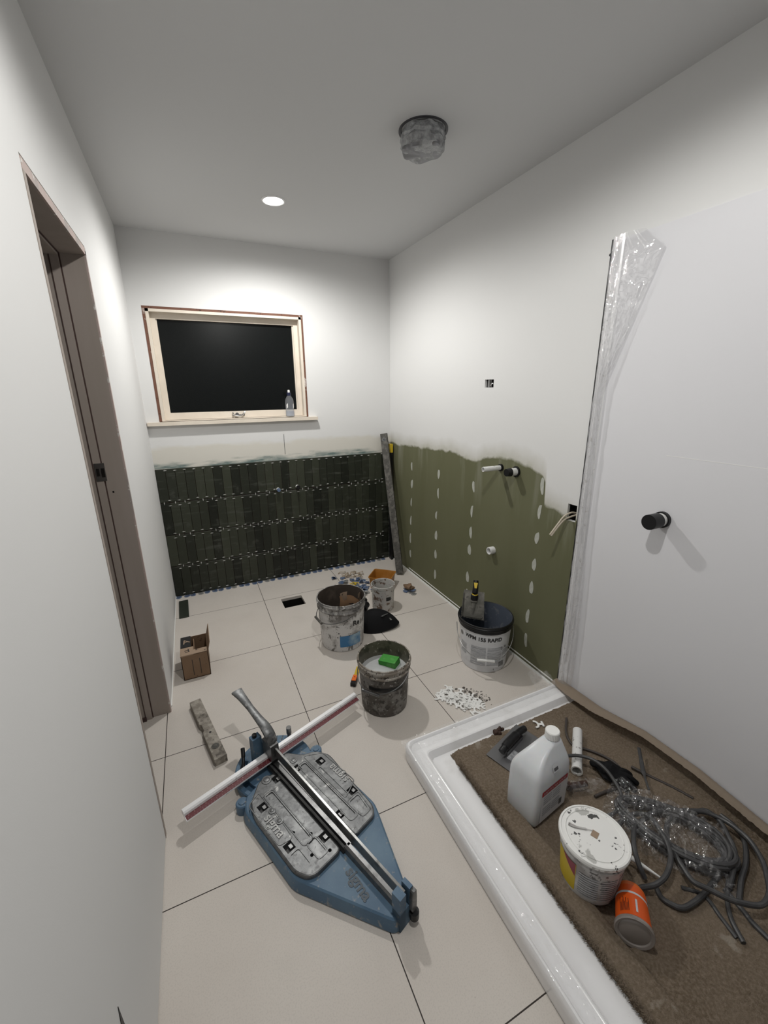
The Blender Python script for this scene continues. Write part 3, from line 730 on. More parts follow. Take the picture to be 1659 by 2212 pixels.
bm = bmesh.new(); bm.faces.new([bm.verts.new(q) for q in ((-.012, -.0045, .186), (.006, -.0045, .186), (.003, -.0135, .160), (-.006, -.0135, .160))]); finish(bm, 'yellow_inlay', 'yellow', hnd, (0, -.0015, 0))
bm = bmesh.new(); tube(bm, [(-.015, -.010, .128), (-.002, -.017, .124), (.011, -.010, .128)], .0025, 8); finish(bm, 'yellow_collar', 'yellow', hnd)
bm = bmesh.new(); tube(bm, [(-.002, -.004, .12), (-.002, -.006, .07), (-.002, -.004, .03)], [.016]*6+[.009]*6+[.006]*10, 12, 8, .5); finish(bm, 'shank', 'blade', tw)
# small white tub
tb = empty('plastic_tub', (1.327, -.814, 0), label='small translucent white splattered tub in front of the orange box', cat='tub')
bm = lathe([(.071, 0), (.0735, .004), (.0790, .165), (.083, .168), (.0832, .184), (.080, .1855), (.0775, .182), (.075, .16), (.071, .006)], 48, True, True); finish(bm, 'body', 'tubw', tb)
f = wrapper(.0745, .079, 0, .165, math.atan2(-2.39, -1.077)); bm = wrap_rect(f, .022, .058, .085, .112, 8); o = finish(bm, 'small_label', 'ink', tb)
# orange-brown rectangular tub
ot = empty('plastic_tub', (1.462, -.505, 0), math.radians(-42), label='square orange-brown plastic tub behind the small white tub', cat='tub')
def rring(w_, d, z, r): return [(x, y, z) for x, y in rounded([(-w_, -d), (w_, -d), (w_, d), (-w_, d)], r, 4)]
bm = bmesh.new(); loft(bm, [rring(.074, .070, 0, .014), rring(.084, .080, .088, .016), rring(.090, .086, .090, .018), rring(.090, .086, .096, .018), rring(.084, .080, .096, .016), rring(.080, .076, .08, .015), rring(.072, .068, .004, .014)], True, True); finish(bm, 'body', 'tuborange', ot)

# black knee pad like shell + black crumpled bag
e = empty('knee_pad', (1.185, -1.005, 0), math.radians(-25), label='black padded shell with grey tab lying beside the blue-labelled bucket', cat='knee pad')
def pad(u, v):
    a = 2*PI*u; r = v
    sx, sy = .135, .100
    x = sx*r*math.cos(a)*(1+.12*math.cos(a)); y = sy*r*math.sin(a)*(1-.18*math.cos(a))
    z = .105*(1-r**2.4)+.006+.018*max(0, math.cos(a))*r*r
    return (x, y, z)
bm = bmesh.new(); loft(bm, [[pad(k/48, v) for k in range(48)] for v in (1, .97, .9, .8, .65, .5, .35, .2, .07)], False, True)
loft(bm, [[(pad(k/48, 1)[0]*s_, pad(k/48, 1)[1]*s_, pad(k/48, 1)[2]+dz) for k in range(48)] for s_, dz in ((1, 0), (1.02, -.003), (1.0, -.0055), (.92, -.006))], False, True)
finish(bm, 'shell', 'blackmatt', e)
bm = bmesh.new(); tube(bm, [(.040, -.052, .094), (.070, -.02, .092), (.088, .012, .082)], .006, 8, 6, .4); finish(bm, 'grey_tab', 'steel', e)
bm = textmesh('33', .022, .0004, .0005); finish(bm, 'lettering', 'greyring', e, (.098, -.043, .070), (math.radians(35), math.radians(25), math.radians(50)))
bm = bmesh.new(); bmesh.ops.create_icosphere(bm, subdivisions=4, radius=.07)
for v in bm.verts: v.co.z = max(v.co.z*.9, -.045); v.co += noise.noise_vector(v.co*32)*.026
o = finish(bm, 'rubbish_bag', 'black', None, (1.135, -.83, .052), smooth=20); tag(o, 'crumpled glossy black plastic bag behind the white smeared bucket', 'plastic bag')

# ---- utility knife ----
k = empty('utility_knife', (.885, -1.43, 0), math.radians(57), label='orange, yellow and black utility knife lying beside the grimy bucket', cat='knife')
bm = bbox((-.070, -.013, 0), (-.020, .013, .020), .006, 3); finish(bm, 'butt', 'black', k)
bm = bbox((-.050, -.011, .004), (-.005, .011, .0225), .006, 3); finish(bm, 'orange_grip', 'orangeplain', k)
bm = bbox((-.006, -.009, .004), (.070, .009, .018), .004, 3); finish(bm, 'sleeve', 'yellow', k)
bm = bmesh.new(); cyl(bm, (-.022, 0, .0215), (-.022, 0, .0235), .003, 12); finish(bm, 'slider', 'black', k)

# ---- cardboard box ----
cb = empty('cardboard_box', (.058, -1.065, 0), label='small open brown cardboard carton standing by the left wall', cat='box')
bw_, bd, bh = .132, .190, .143; t_ = .003
bm = bmesh.new()
box(bm, (0, 0, 0), (bw_, t_, bh)); box(bm, (0, bd-t_, 0), (bw_, bd, bh)); box(bm, (0, 0, 0), (t_, bd, bh)); box(bm, (bw_-t_, 0, 0), (bw_, bd, bh)); box(bm, (0, 0, .001), (bw_, bd, .004))
finish(bm, 'body', 'card', cb)
bm = bmesh.new(); box(bm, (-.002, 0, bh), (.062, .078, bh+.003)); fl1 = finish(bm, 'flap', 'cardlight', cb); fl1['label'] = 'pale torn flap'
bm = bmesh.new(); box(bm, (-.001, .080, bh+.001), (.050, bd, bh+.004)); finish(bm, 'flap', 'ink', cb)['label'] = 'flap printed black'
bm = bmesh.new(); box(bm, (.002, 0, bh+.003), (.128, .040, bh+.0055)); finish(bm, 'flap', 'cardlight', cb)
bm = bmesh.new(); box(bm, (0, 0, 0), (.003, bd, .062)); finish(bm, 'flap', 'card', cb, (bw_-.002, 0, bh-.003), (0, math.radians(14), 0))
bm = bmesh.new(); box(bm, (.062, .01, .02), (.066, bd-.01, bh-.012)); finish(bm, 'divider', 'card', cb)
bm = textmesh('LL', .03, .0003, .0006); finish(bm, 'printed_mark', 'ink', cb, (.032, .040, bh+.0062), (0, 0, math.radians(100)))
bm = textmesh('A', .055, .0003, .0003); finish(bm, 'printed_mark', 'cardlight', cb, (.025, .135, bh+.0045), (0, 0, math.radians(20)))
bm = bmesh.new()
for x_ in (.050, .086):
    box(bm, (x_, -.0006, .02), (x_+.003, 0, .115))
finish(bm, 'printed_mark', 'ink', cb)
# dark tile offcut
bm = bbox((-.030, -.128, 0), (.030, .128, .009), .001, 1); o = finish(bm, 'tile_offcut', 'darktileoff', None, (.055, -.236, .0), (0, 0, math.radians(1))); tag(o, 'loose dark green wall tile lying flat on the pale floor', 'tile')
# short mortar caked level
bl = empty('spirit_level', (.152, -1.49, 0), math.radians(12.5), label='short mortar-caked spirit level lying on floor by the doorway', cat='spirit level')
bm = bmesh.new()
prism(bm, [(-.024, -.205), (.026, -.205), (.026, .205), (-.024, .205), (-.024, .03), (-.016, .02), (-.016, -.02), (-.024, -.03)], 0, .034, .002); jitter(bm, .0015, 60)
finish(bm, 'body', 'levelgrime', bl)
bm = bmesh.new(); loft(bm, [circ(.016, .0338, 24, .0, -.135), circ(.016, .0352, 24, .0, -.135), circ(.011, .0354, 24, .0, -.135), circ(.011, .0345, 24, .0, -.135)]); finish(bm, 'vial_window', 'leveldark', bl)
bm = bmesh.new(); loft(bm, [circ(.005, .0345, 14, .004, -.045), circ(.005, .0352, 14, .004, -.045)]); finish(bm, 'hang_hole', 'ink', bl)
# long straight edge leaning in the corner
foot = Vector((1.672, -.395, .0)); top = Vector((1.70, -.040, 1.115)); ax = (top-foot); Ln = ax.length
q = ax.to_track_quat('Z', 'Y')
le = empty('spirit_level', foot, label='long grey mortar-caked spirit level leaning in the far corner', cat='spirit level'); le.rotation_mode = 'QUATERNION'
zax = ax.normalized(); nrm = Vector((-.64, -.77, 0)); xax = (nrm-zax*nrm.dot(zax)).normalized(); yax = zax.cross(xax)
le.rotation_quaternion = Matrix((xax, yax, zax)).transposed().to_quaternion()
bm = bbox((-.012, -.028, .012), (.012, .028, Ln), .002, 1); jitter(bm, .001, 30); finish(bm, 'body', 'leveldark', le)
bm = bmesh.new(); loft(bm, [[(.0122+d, r*math.cos(2*PI*i/20), Ln-.05+r*math.sin(2*PI*i/20)) for i in range(20)] for r, d in ((.016, 0), (.016, .001), (.010, .0012), (.010, 0))]); finish(bm, 'vial_window', 'steel', le)
bm = bbox((-.004, -.004, 0), (.004, .004, 1.03), .001, 1)
e = empty('spirit_level', (1.755, -.055, .0), label='yellow ended level standing behind the long leaning grey level', cat='spirit level')
bm.free(); bm = bbox((-.010, -.020, 0), (.010, .020, .96), .001, 1); finish(bm, 'body', 'black', e)
bm = bbox((-.011, -.021, .96), (.011, .021, 1.03), .003); finish(bm, 'end_cap', 'yellow', e)

# ================= TILE CUTTER =================
tc = empty('tile_cutter', (.62, -2.44, 0), math.atan2(.361, .9326), label='blue manual tile cutter with long red scale ruler lying on floor', cat='tile cutter')
outl = rounded([(.036, -.046), (.176, .250), (.180, .56), (.150, .615), (.09, .63), (-.09, .63), (-.150, .615), (-.180, .56), (-.180, .252), (-.042, -.046)], .02, 4)
bm = bmesh.new(); loft(bm, [[(x, y, z) for x, y in offset_poly(outl, d)] for d, z in ((.003, 0), (0, .004), (.001, .016), (.008, .040), (.013, .044))], True, True)
body = finish(bm, 'base', 'blue', tc)
bm = bmesh.new(); loft(bm, [circ(r, z, 64, .010, .665) for r, z in ((.145, 0), (.150, .004), (.150, .028), (.146, .032), (.11, .032))], True, True)
dk = finish(bm, 'turntable', 'blue', tc)
cs = []
for a0, a1 in ((2.2, 2.9), (3.0, 3.7)):    # curved slots in the turntable
    b = bmesh.new(); inn = [(.01+.108*math.cos(a0+(a1-a0)*k/10), .665+.108*math.sin(a0+(a1-a0)*k/10)) for k in range(11)]; ou = [(.01+.132*math.cos(a0+(a1-a0)*k/10), .665+.132*math.sin(a0+(a1-a0)*k/10)) for k in range(11)]
    prism(b, ou+inn[::-1], .012, .05); cs.append(finish(b, 'c', 'black'))
    cs[-1].parent = tc
bpy.context.view_layer.update()
boolean(dk, cs)
bm = bmesh.new()
for k in range(9):
    a = .25+k*.17; p0 = Vector((.01+.118*math.cos(a), .665+.118*math.sin(a), .032)); p1 = Vector((.01+.144*math.cos(a), .665+.144*math.sin(a), .0335)); cyl(bm, p0, p1, .0016, 8)
finish(bm, 'angle_marks', 'steel', dk)
for sx, yy in ((-.160, .603), (.166, .597)):
    bm = bmesh.new(); loft(bm, [circ(r, z, 24, sx, yy) for r, z in ((.022, 0), (.023, .004), (.023, .036), (.020, .040), (.013, .040), (.012, .043), (.004, .044))], True, True); finish(bm, 'corner_lug', 'blue', body)
# metal plates with holes
def plate(name, poly, sq, rd, ch_, s):
    bm = bmesh.new(); prism(bm, rounded(poly, .018, 5), .040, .060, .005); o = finish(bm, name, 'steel', tc, smooth=8); cs = []
    for x, y in sq:
        b = bmesh.new(); box(b, (x-.015, y-.016, .03), (x+.015, y+.016, .07)); c = finish(b, 'c', 'black', tc); cs.append(c)
    for x, y in rd:
        b = bmesh.new(); loft(b, [circ(.0058, .03, 16, x, y), circ(.0058, .07, 16, x, y)]); cs.append(finish(b, 'c', 'black', tc))
    for pl, dz in ch_:
        b = bmesh.new(); prism(b, rounded(pl, .008, 4), .060-dz, .07); cs.append(finish(b, 'c', 'black', tc))
    bpy.context.view_layer.update()
    o = boolean(o, cs)
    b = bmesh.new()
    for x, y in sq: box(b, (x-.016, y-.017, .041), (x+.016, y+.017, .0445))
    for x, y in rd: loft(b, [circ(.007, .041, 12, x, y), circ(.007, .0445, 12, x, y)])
    finish(b, 'hole_shade_fill', 'ink', o)  # black blocks that paint the shade down inside the plate holes
    b = bmesh.new()
    for x, y in sq: box(b, (x+.002, y-.004, .044), (x+.0145, y+.010, .053))
    finish(b, 'spring_tab', 'steeldark', o)
    return o
pL = plate('support_plate', [(-.024, .612), (-.084, .618), (-.150, .560), (-.166, .50), (-.166, .262), (-.148, .222), (-.122, .208), (-.024, .208)][::-1],
    [(-.030, .578), (-.126, .515), (-.136, .335), (-.040, .278)], [(-.100, .262), (-.052, .232), (-.063, .318), (-.100, .365)],
    [([(-.098, .545), (-.070, .545), (-.070, .31), (-.098, .31)], .004), ([(-.088, .30), (-.060, .30), (-.060, .24), (-.088, .24)], .003), ([(-.150, .31), (-.118, .31), (-.118, .245), (-.140, .25)], .0025)], 1)
RIDGE = {}
pR = plate('support_plate', [(.034, .655), (.060, .66), (.100, .600), (.150, .575), (.176, .525), (.176, .500), (.150, .240), (.128, .212), (.034, .208)],
    [(.132, .520), (.135, .336), (.044, .300), (.046, .560)], [],
    [([(.062, .56), (.086, .56), (.086, .26), (.062, .26)], .004), ([(.104, .50), (.116, .50), (.116, .34), (.104, .34)], .0025), ([(.098, .31), (.140, .31), (.128, .245), (.100, .245)], .003)], -1)
bm = textmesh('sigma', .044, .0010, .0006); finish(bm, 'raised_lettering', 'steellt', pL, (-.132, .428, .0612), (0, 0, -PI/2))
bm = textmesh('sigma', .044, .0010, .0006); finish(bm, 'raised_lettering', 'steellt', pR, (.146, .428, .0612), (0, 0, PI/2))
bm = textmesh('sigma', .046, .0010, .0012); finish(bm, 'embossed_lettering', 'blueemb', body, (-.046, .105, .0445), (0, 0, math.radians(-97)))
for x, y, s_ in ((-.110, .480, .011), (-.112, .430, .011), (.060, .60, .012), (-.060, .60, .016)):
    bm = bmesh.new(); loft(bm, [circ(s_*1.25, .058, 20, x, y), circ(s_*1.1, .0625, 20, x, y), circ(s_*.7, .0628, 20, x, y), circ(s_*.6, .0645, 20, x, y), circ(s_*.2, .0655, 20, x, y)], True, True); finish(bm, 'cast_boss', 'steel', pL if x < 0 else pR)
for po_, pls in ((pL, [[(-.103, .552), (-.064, .552), (-.064, .30), (-.103, .30)], [(-.094, .302), (-.054, .302), (-.054, .234), (-.094, .234)], [(-.158, .555), (-.108, .575), (-.108, .40), (-.112, .35), (-.158, .36)]]),
                 (pR, [[(.056, .568), (.092, .568), (.092, .252), (.056, .252)], [(.098, .588), (.162, .545), (.168, .36), (.098, .33)], [(.094, .318), (.148, .318), (.134, .235), (.094, .235)]])):
    for pl in pls:
        rp = [Vector((x, y, .0602)) for x, y in rounded(pl, .012, 4)]; rp.append(rp[0])
        bm = bmesh.new(); tube(bm, rp, .0022, 6, 0, .7); finish(bm, 'cast_ridge', 'steel', po_)
# centre breaker strip
bm = bmesh.new(); box(bm, (-.024, .200, .044), (.034, .69, .050)); finish(bm, 'breaking_bar_bed', 'black', tc)
for x0_, x1_, zt in ((-.016, -.008, .056), (-.002, .012, .060), (.016, .022, .056)):
    bm = bbox((x0_, .20, .050), (x1_, .68, zt), .001, 1); finish(bm, 'breaking_bar', 'steeldark', tc)
bm = bmesh.new(); loft(bm, [[(-.018, y, .044), (.010, y, .044), (.007, y, .060), (-.014, y, .060)] for y in (-.01, .208)]); finish(bm, 'front_rib', 'steeldark', tc)
# guide rail
bm = bmesh.new(); sec = [(-.003, -.026), (.003, -.026), (.0032, .008), (.0045, .010), (.0045, .014), (.0035, .0155), (-.0035, .0155), (-.0045, .014), (-.0045, .010), (-.0032, .008)]
loft(bm, [[(a+.010-.012*(1-t), y, b+zc) for a, b in sec] for t, y, zc in ((0, -.040, .108), (1, .712, .120))]); finish(bm, 'guide_rail', 'rail', tc, smooth=20)
# front post with clamp
fp = bmesh.new(); box(fp, (-.030, -.050, .0), (-.006, -.018, .128)); box(fp, (.008, -.050, .030), (.022, -.020, .132)); box(fp, (-.030, -.050, .0), (.022, -.020, .070)); bevel(fp, .003)
fpo = finish(fp, 'front_post', 'blue', tc)
bm = bmesh.new(); loft(bm, [[(x+.018, y-.055, z) for x, y in rounded([(-.009*s_, -.007), (.009*s_, -.007), (.009*s_, .007), (-.009*s_, .007)], .003, 3)] for z, s_ in ((.045, .8), (.055, 1.1), (.095, 1.15), (.122, .9), (.126, .6))]); finish(bm, 'clamp_lever', 'steel', fpo)
bm = bmesh.new(); cyl(bm, (.018, -.060, .020), (.018, -.060, .044), .014, 20); bevel(bm, .002); finish(bm, 'clamp_knob', 'black', fpo)
# rear post, slider, handle
bm = bmesh.new(); box(bm, (-.044, .715, .030), (-.006, .745, .150)); box(bm, (-.006, .72, .03), (.04, .74, .11)); bevel(bm, .004); finish(bm, 'rear_post', 'blue', tc)
bm = bmesh.new(); cyl(bm, (-.028, .730, .150), (-.028, .730, .162), .009, 16); finish(bm, 'post_bolt', 'black', tc)
bm = bmesh.new(); box(bm, (-.010, .640, .078), (.024, .705, .146)); bevel(bm, .005); finish(bm, 'slider', 'steeldark', tc)
def hsec(p, d, w_, t_):
    s = Vector((1, 0, 0)); u = s.cross(d).normalized()
    return [p+s*w_*c+u*t_*q for c, q in ((-1, -.6), (-.6, -1), (.6, -1), (1, -.6), (1, .6), (.6, 1), (-.6, 1), (-1, .6))]
hp = spline([(.008, .665, .090), (.008, .660, .130), (.008, .668, .168), (.008, .700, .192), (.006, .750, .206), (.004, .805, .222), (.000, .865, .243), (-.002, .905, .252)], 5)
ws = [.012, .018, .020, .019, .015, .013, .017, .022]
bm = bmesh.new(); rings = []
for i, p in enumerate(hp):
    t = i/5; k_ = min(int(t), 6); wv = ws[k_]+(ws[min(k_+1, 7)]-ws[k_])*(t-k_); d = (hp[min(i+1, len(hp)-1)]-hp[max(i-1, 0)]).normalized(); rings.append(hsec(p, d, wv, .0065+.004*math.exp(-((t-2.2)/1.2)**2)))
loft(bm, rings); hd_ = finish(bm, 'handle', 'steel', tc)
bm = bmesh.new(); box(bm, (-.006, .645, .060), (.018, .66, .082)); finish(bm, 'scoring_wheel_block', 'black', tc)
# ruler
rl = bmesh.new(); sec = [(.652, .068), (.670, .0725), (.671, .082), (.676, .087), (.690, .088), (.694, .083), (.695, .064), (.652, .062)]
rings = [[(x, a, b) for a, b in sec] for x in (-.333, .462)]
loft(rl, rings); rul = finish(rl, 'ruler_bar', 'alu', tc, smooth=25)
bm = bmesh.new(); loft(bm, [[(x, .6525, .0684), (x, .6695, .0727), (x, .6695, .0733), (x, .6525, .0690)] for x in (-.331, .460)]); scl = finish(bm, 'red_scale', 'red', rul)
bm = bmesh.new()
for i in range(79):
    x_ = -.325+i*.01; L_ = .008 if i % 5 == 0 else .0045
    y0_ = .6535
    def q_(y): return .0692+(y-.6525)*.25
    bm.faces.new([bm.verts.new(p) for p in ((x_, y0_, q_(y0_)), (x_+.0008, y0_, q_(y0_)), (x_+.0008, y0_+L_, q_(y0_+L_)), (x_, y0_+L_, q_(y0_+L_)))])
    if i % 2 == 0: bm.faces.new([bm.verts.new(p) for p in ((x_+.003, .664, q_(.664)), (x_+.006, .664, q_(.664)), (x_+.006, .667, q_(.667)), (x_+.003, .667, q_(.667)))])
finish(bm, 'scale_marks', 'scalemark', scl)
# lever and knob
lv = bmesh.new(); tube(lv, [(-.098, .705, .050), (-.094, .712, .070), (-.080, .735, .088), (-.068, .760, .102)], [.0085]*8+[.006]*8+[.008]*20, 12, 8); lvo = finish(lv, 'locking_lever', 'black', tc)
bm = bmesh.new(); cyl(bm, (-.098, .705, .030), (-.098, .705, .066), .012, 20); finish(bm, 'lever_hub', 'black', lvo)
bm = bmesh.new(); cyl(bm, (-.098, .705, .066), (-.098, .705, .069), .006, 16); finish(bm, 'bolt_head', 'chrome', lvo)
bm = bmesh.new(); cyl(bm, (.115, .712, .030), (.115, .712, .108), .0085, 16); cyl(bm, (.115, .712, .082), (.115, .712, .110), .0105, 16); bevel(bm, .0015); finish(bm, 'stop_pin', 'steeldark', tc)

# ================= SHOWER TRAY =================
def rrect(x0, x1, y0, y1, r, z, n=6):
    P = []
    for cx, cy, a0 in ((x1-r, y1-r, 0), (x0+r, y1-r, PI/2), (x0+r, y0+r, PI), (x1-r, y0+r, 1.5*PI)):
        for k in range(n+1): a = a0+PI/2*k/n; P.append((cx+r*math.cos(a), cy+r*math.sin(a), z))
    return P
TX0, TY1 = .886, -1.972
tr = empty('shower_tray', ((TX0+W)/2, -2.5, 0), label='large white shower tray with film-covered rim on the tiled floor', cat='shower tray')
bm = bmesh.new(); rings = []
for d, z in ((.010, 0), (.004, .0), (.002, .012), (.0, .040), (.0, .058), (.002, .066), (.006, .071), (.011, .072), (.014, .069), (.018, .062), (.030, .0595), (.060, .058), (.064, .060), (.068, .058), (.074, .048), (.082, .034), (.090, .030), (.115, .029)):
    rings.append(rrect(TX0+d, W-.0055-d*.05, YF+.002+d, TY1-d*1.15, max(.008, .035-d*.2), z))
loft(bm, rings, True, True); finish(bm, 'basin', 'tray', tr, (-(TX0+W)/2, 2.5, 0))
def fringe(u, v):       # film along the far rim
    x = 1.72-.84*v; y = TY1+.004-.060*u
    z = .0735+.002*math.sin(40*v)-(.010*min(1, u*3))+abs(noise.noise(Vector((x*30, y*60, 1))))*.006
    if u == 0: z = .074
    return (x, y, z)
fm = finish(sheet(14, 110, fringe), 'protective_film', 'film'); tag(fm, 'shiny clear plastic film stuck on the far rim of shower tray', 'plastic film')
def fringe2(u, v):
    y = TY1-.01-1.2*v; x = TX0-.003+.062*u
    z = (.062 if u < .05 else .0755-(.012*min(1, max(0, u-.15)*3)))+abs(noise.noise(Vector((x*60, y*24, 5))))*.005
    return (x-(.0 if u > .05 else .002), y, z)
fm = finish(sheet(14, 140, fringe2), 'protective_film', 'film'); tag(fm, 'wrinkled clear plastic film along the near long rim of shower tray', 'plastic film')
def scrap(u, v):
    return (1.60+.115*u+.02*v, TY1-.008+.085*v-.01*u+.012*math.sin(5*u), .076+.03*v*(1-u*.4)+abs(noise.noise(Vector((u*5, v*5, 2))))*.02)
fm = finish(sheet(24, 20, scrap), 'protective_film', 'film'); tag(fm, 'loose torn flap of clear film standing off the far tray corner', 'plastic film')
# carpet offcut in the tray
CX0, CX1, CY1, CY0 = 1.050, 1.748, -2.078, -3.55
CZ = .0295
def carpet_h(x, y):
    h = .013
    edge = CX0+.082+.010*noise.noise(Vector((y*6, 0, 0)))
    if x < edge and y < -2.13: h += .023*min(1, (edge-x)/.006)*(.75+.25*math.sin((edge-x)/.08*PI))
    ln_ = y+2.790+(x-1.16)*(-.62)+.008*noise.noise(Vector((x*25, y*25, 4)))
    if ln_ < 0 and x > edge: h += .008*min(1, -ln_/.008)
    h += .004*noise.noise(Vector((x*7, y*7, 1)))+.0022*noise.noise(Vector((x*140, y*140, 7)))+.0016*noise.noise(Vector((x*330, y*330, 2)))
    return h
def ztop(y):
    P = [(-1.95, .078), (-2.0, .080), (-2.08, .084), (-2.2, .090), (-2.4, .134), (-2.6, .141), (-2.8, .122), (-3.6, .10)]
    for (a, za), (b, zb) in zip(P, P[1:]):
        if y <= a and y >= b: return za+(zb-za)*(a-y)/(a-b)
    return .09
NXc, NYc = 210, 420
def cf(u, v):
    x = CX0+(1.742-CX0)*min(1, u/.88); y = CY1+(CY0-CY1)*v
    y += .006*noise.noise(Vector((x*40, 0, v > .5)))+.004*noise.noise(Vector((x*150, 2, 0))) if v < .004 else 0
    if u == 0: x += .005*noise.noise(Vector((0, y*60, 0)))
    hh = carpet_h(x, y)
    if u <= .006 or v == 0: hh = .002
    z = CZ+hh
    if u > .88:       # rises up the wall
        s = (u-.88)/.12; zt = ztop(y)
        x = 1.742+.022*math.sin(s*PI/2); z = z+(zt-.004-z)*s**1.3
        x += .002*noise.noise(Vector((s*30, y*140, 0)))
    return (x, y, z)
cp = empty('carpet_offcut', (1.4, -2.6, .03), label='brown carpet offcut lining the shower tray and curling up the wall', cat='carpet')
bm = sheet(NXc, NYc, cf); finish(bm, 'pile', 'carpet', cp, (-1.4, 2.6, -.03), smooth=180)
# turned-over top strip of the curled edge
def flapf(u, v):
    y = -1.962+(-3.55+1.962)*v; zt = ztop(y); wv = .034+.030*max(0, 1-abs(y+2.08)/.34)+.003*noise.noise(Vector((y*80, 0, 0)))
    n = .0018*noise.noise(Vector((u*9, y*120, 3)))
    return (1.768-wv*(1-u), y, zt-.006*(1-u)**2+.005*math.sin(u*PI)+n)
bm = sheet(12, 420, flapf)
ret = bmesh.ops.solidify(bm, geom=bm.faces[:], thickness=.006)
finish(bm, 'curled_edge', 'carpet_edge', cp, (-1.4, 2.6, -.03), smooth=180)['label'] = 'lighter turned-over edge'
# fuzzy strands on the folded near edge
bm = bmesh.new()
for i in range(5200):
    y = -2.14-1.15*rnd.random()
    x = CX0-.004+.012*rnd.random()**1.5; z = CZ+.004+.028*rnd.random()
    a = rnd.uniform(-.9, .9); L_ = rnd.uniform(.005, .011); d = Vector((-math.cos(a), math.sin(a), rnd.uniform(-.3, .9))).normalized()*L_
    p = Vector((x, y, z)); s = Vector((.0005, .0008, 0)); bm.faces.new([bm.verts.new(q) for q in (p-s, p+s, p+d)])
o = finish(bm, 'tufted_fringe', 'carpet', cp, (-1.4, 2.6, -.03)); o['kind'] = 'stuff'
ZC = CZ+.014
# ---- things in the tray ----
# jerry can
jc = empty('jerry_can', (1.207, -2.388, ZC), math.radians(9), label='white translucent plastic jerry can with red banded label and white cap', cat='jerry can')
def jring(z, xa, xb, hd, r): return [(x, y, z) for x, y in rounded([(xa, -hd), (xb, -hd), (xb, hd), (xa, hd)], r*.78, 6)]
bm = bmesh.new(); loft(bm, [jring(.0, -.080, .080, .050, .02), jring(.004, -.088, .088, .058, .024), jring(.012, -.091, .091, .061, .026), jring(.10, -.092, .092, .062, .026), jring(.17, -.091, .091, .061, .026), jring(.190, -.088, .090, .058, .026), jring(.205, -.080, .088, .053, .026), jring(.220, -.062, .086, .045, .024), jring(.236, -.036, .083, .036, .022), jring(.250, -.006, .080, .029, .020), jring(.258, .020, .078, .024, .018), jring(.262, .030, .072, .018, .014)], True, True)
finish(bm, 'body', 'jerry', jc, smooth=60)
bm = lathe([(.021, .258), (.021, .264)], 28); finish(bm, 'neck', 'jerry', jc, (.052, 0, 0))
bm = bmesh.new(); n = 60; 
def cr(r, z): return [((r+(.0009 if i % 2 else 0))*math.cos(2*PI*i/n), (r+(.0009 if i % 2 else 0))*math.sin(2*PI*i/n), z) for i in range(n)]
loft(bm, [cr(.0235, .264), cr(.0235, .288), circ(.0215, .291, n), circ(.01, .2915, n)], True, True); finish(bm, 'cap', 'cap', jc, (.052, 0, 0))
# label faces the right-hand end of the long side (front face -y) wrapped round the end
def jface(x, y, z=0): return (x, -.0622-z, y)
def jend(a, y, z=0): return (.0925+z, a, y)
bm = sheet(2, 2, lambda u, v: jface(-.066+.138*u, .014+.114*v)); finish(bm, 'white_label', 'label', jc)
bm = sheet(2, 2, lambda u, v: jface(-.066+.138*u, .129+.019*v, .0003)); finish(bm, 'red_band', 'redband', jc)
bm = textmesh('ARDITEX NA LIQUID', .0125, .0001, .0003, lambda x, y, z: jface(x*1.05+.002, y+.1385, .0008)); finish(bm, 'lettering', 'label', jc)
for xa_, xb_ in ((-.055, -.012), (-.006, .036)):
    bm = bmesh.new()
    for q in range(10):
        zz = .116-q*.0095
        if q % 5 == 4: continue
        bm.faces.new([bm.verts.new(jface(*p, .0006)) for p in ((xa_, zz), (xb_, zz), (xb_, zz+.0048), (xa_, zz+.0048))])
    finish(bm, 'printed_text_block', 'grayink', jc)
bm = sheet(2, 2, lambda u, v: jface(.036+.016*u, .030+.026*v, .0006)); finish(bm, 'barcode', 'inkgrey', jc)
bm = bmesh.new(); bm.faces.new([bm.verts.new(p) for p in ((-.012, -.0610, .1960), (.018, -.0610, .1960), (.018, -.0515, .2200), (-.012, -.0515, .2200))]); finish(bm, 'price_sticker', 'label', jc)
bm = bmesh.new(); bm.faces.new([bm.verts.new(p) for p in ((-.008, -.0602, .1995), (.013, -.0602, .1995), (.013, -.0563, .2095), (-.008, -.0563, .2095))]); finish(bm, 'barcode', 'inkgrey', jc)
# lidded pail
pp = empty('lidded_pail', (1.168, -2.640, ZC+.010), label='white splattered pail with round white lid and yellow label', cat='pail', rot=(math.radians(-2), math.radians(2), 0))
bm = lathe([(.072, 0), (.076, .003), (.0775, .010), (.088, .128), (.0905, .130), (.0905, .136), (.0885, .138), (.0895, .150)], 56, True, False); finish(bm, 'body', 'paintside', pp)
bm = lathe([(.0915, .148), (.0955, .150), (.0965, .158), (.0945, .163), (.0900, .1635), (.0885, .161), (.0780, .1605), (.0770, .1625), (.0745, .1605), (.03, .1608)], 64, False, True); finish(bm, 'lid', 'lidw', pp)
va4 = math.atan2(-3.2+2.64, .25-1.168); f = wrapper(.0775, .088, .01, .128, va4-.2)
bm = wrap_rect(f, -.085, -.012, .018, .118, 12, 6); finish(bm, 'yellow_label', 'yellowl', pp)
bm = bmesh.new(); g = [(.118-.0, 0)]; bm.free()
bm = sheet(12, 3, lambda u, v: f(-.060+.046*u, .118-(.045*u)*(1-v) if True else 0, .0006)); finish(bm, 'crimson_corner', 'crimson', pp)
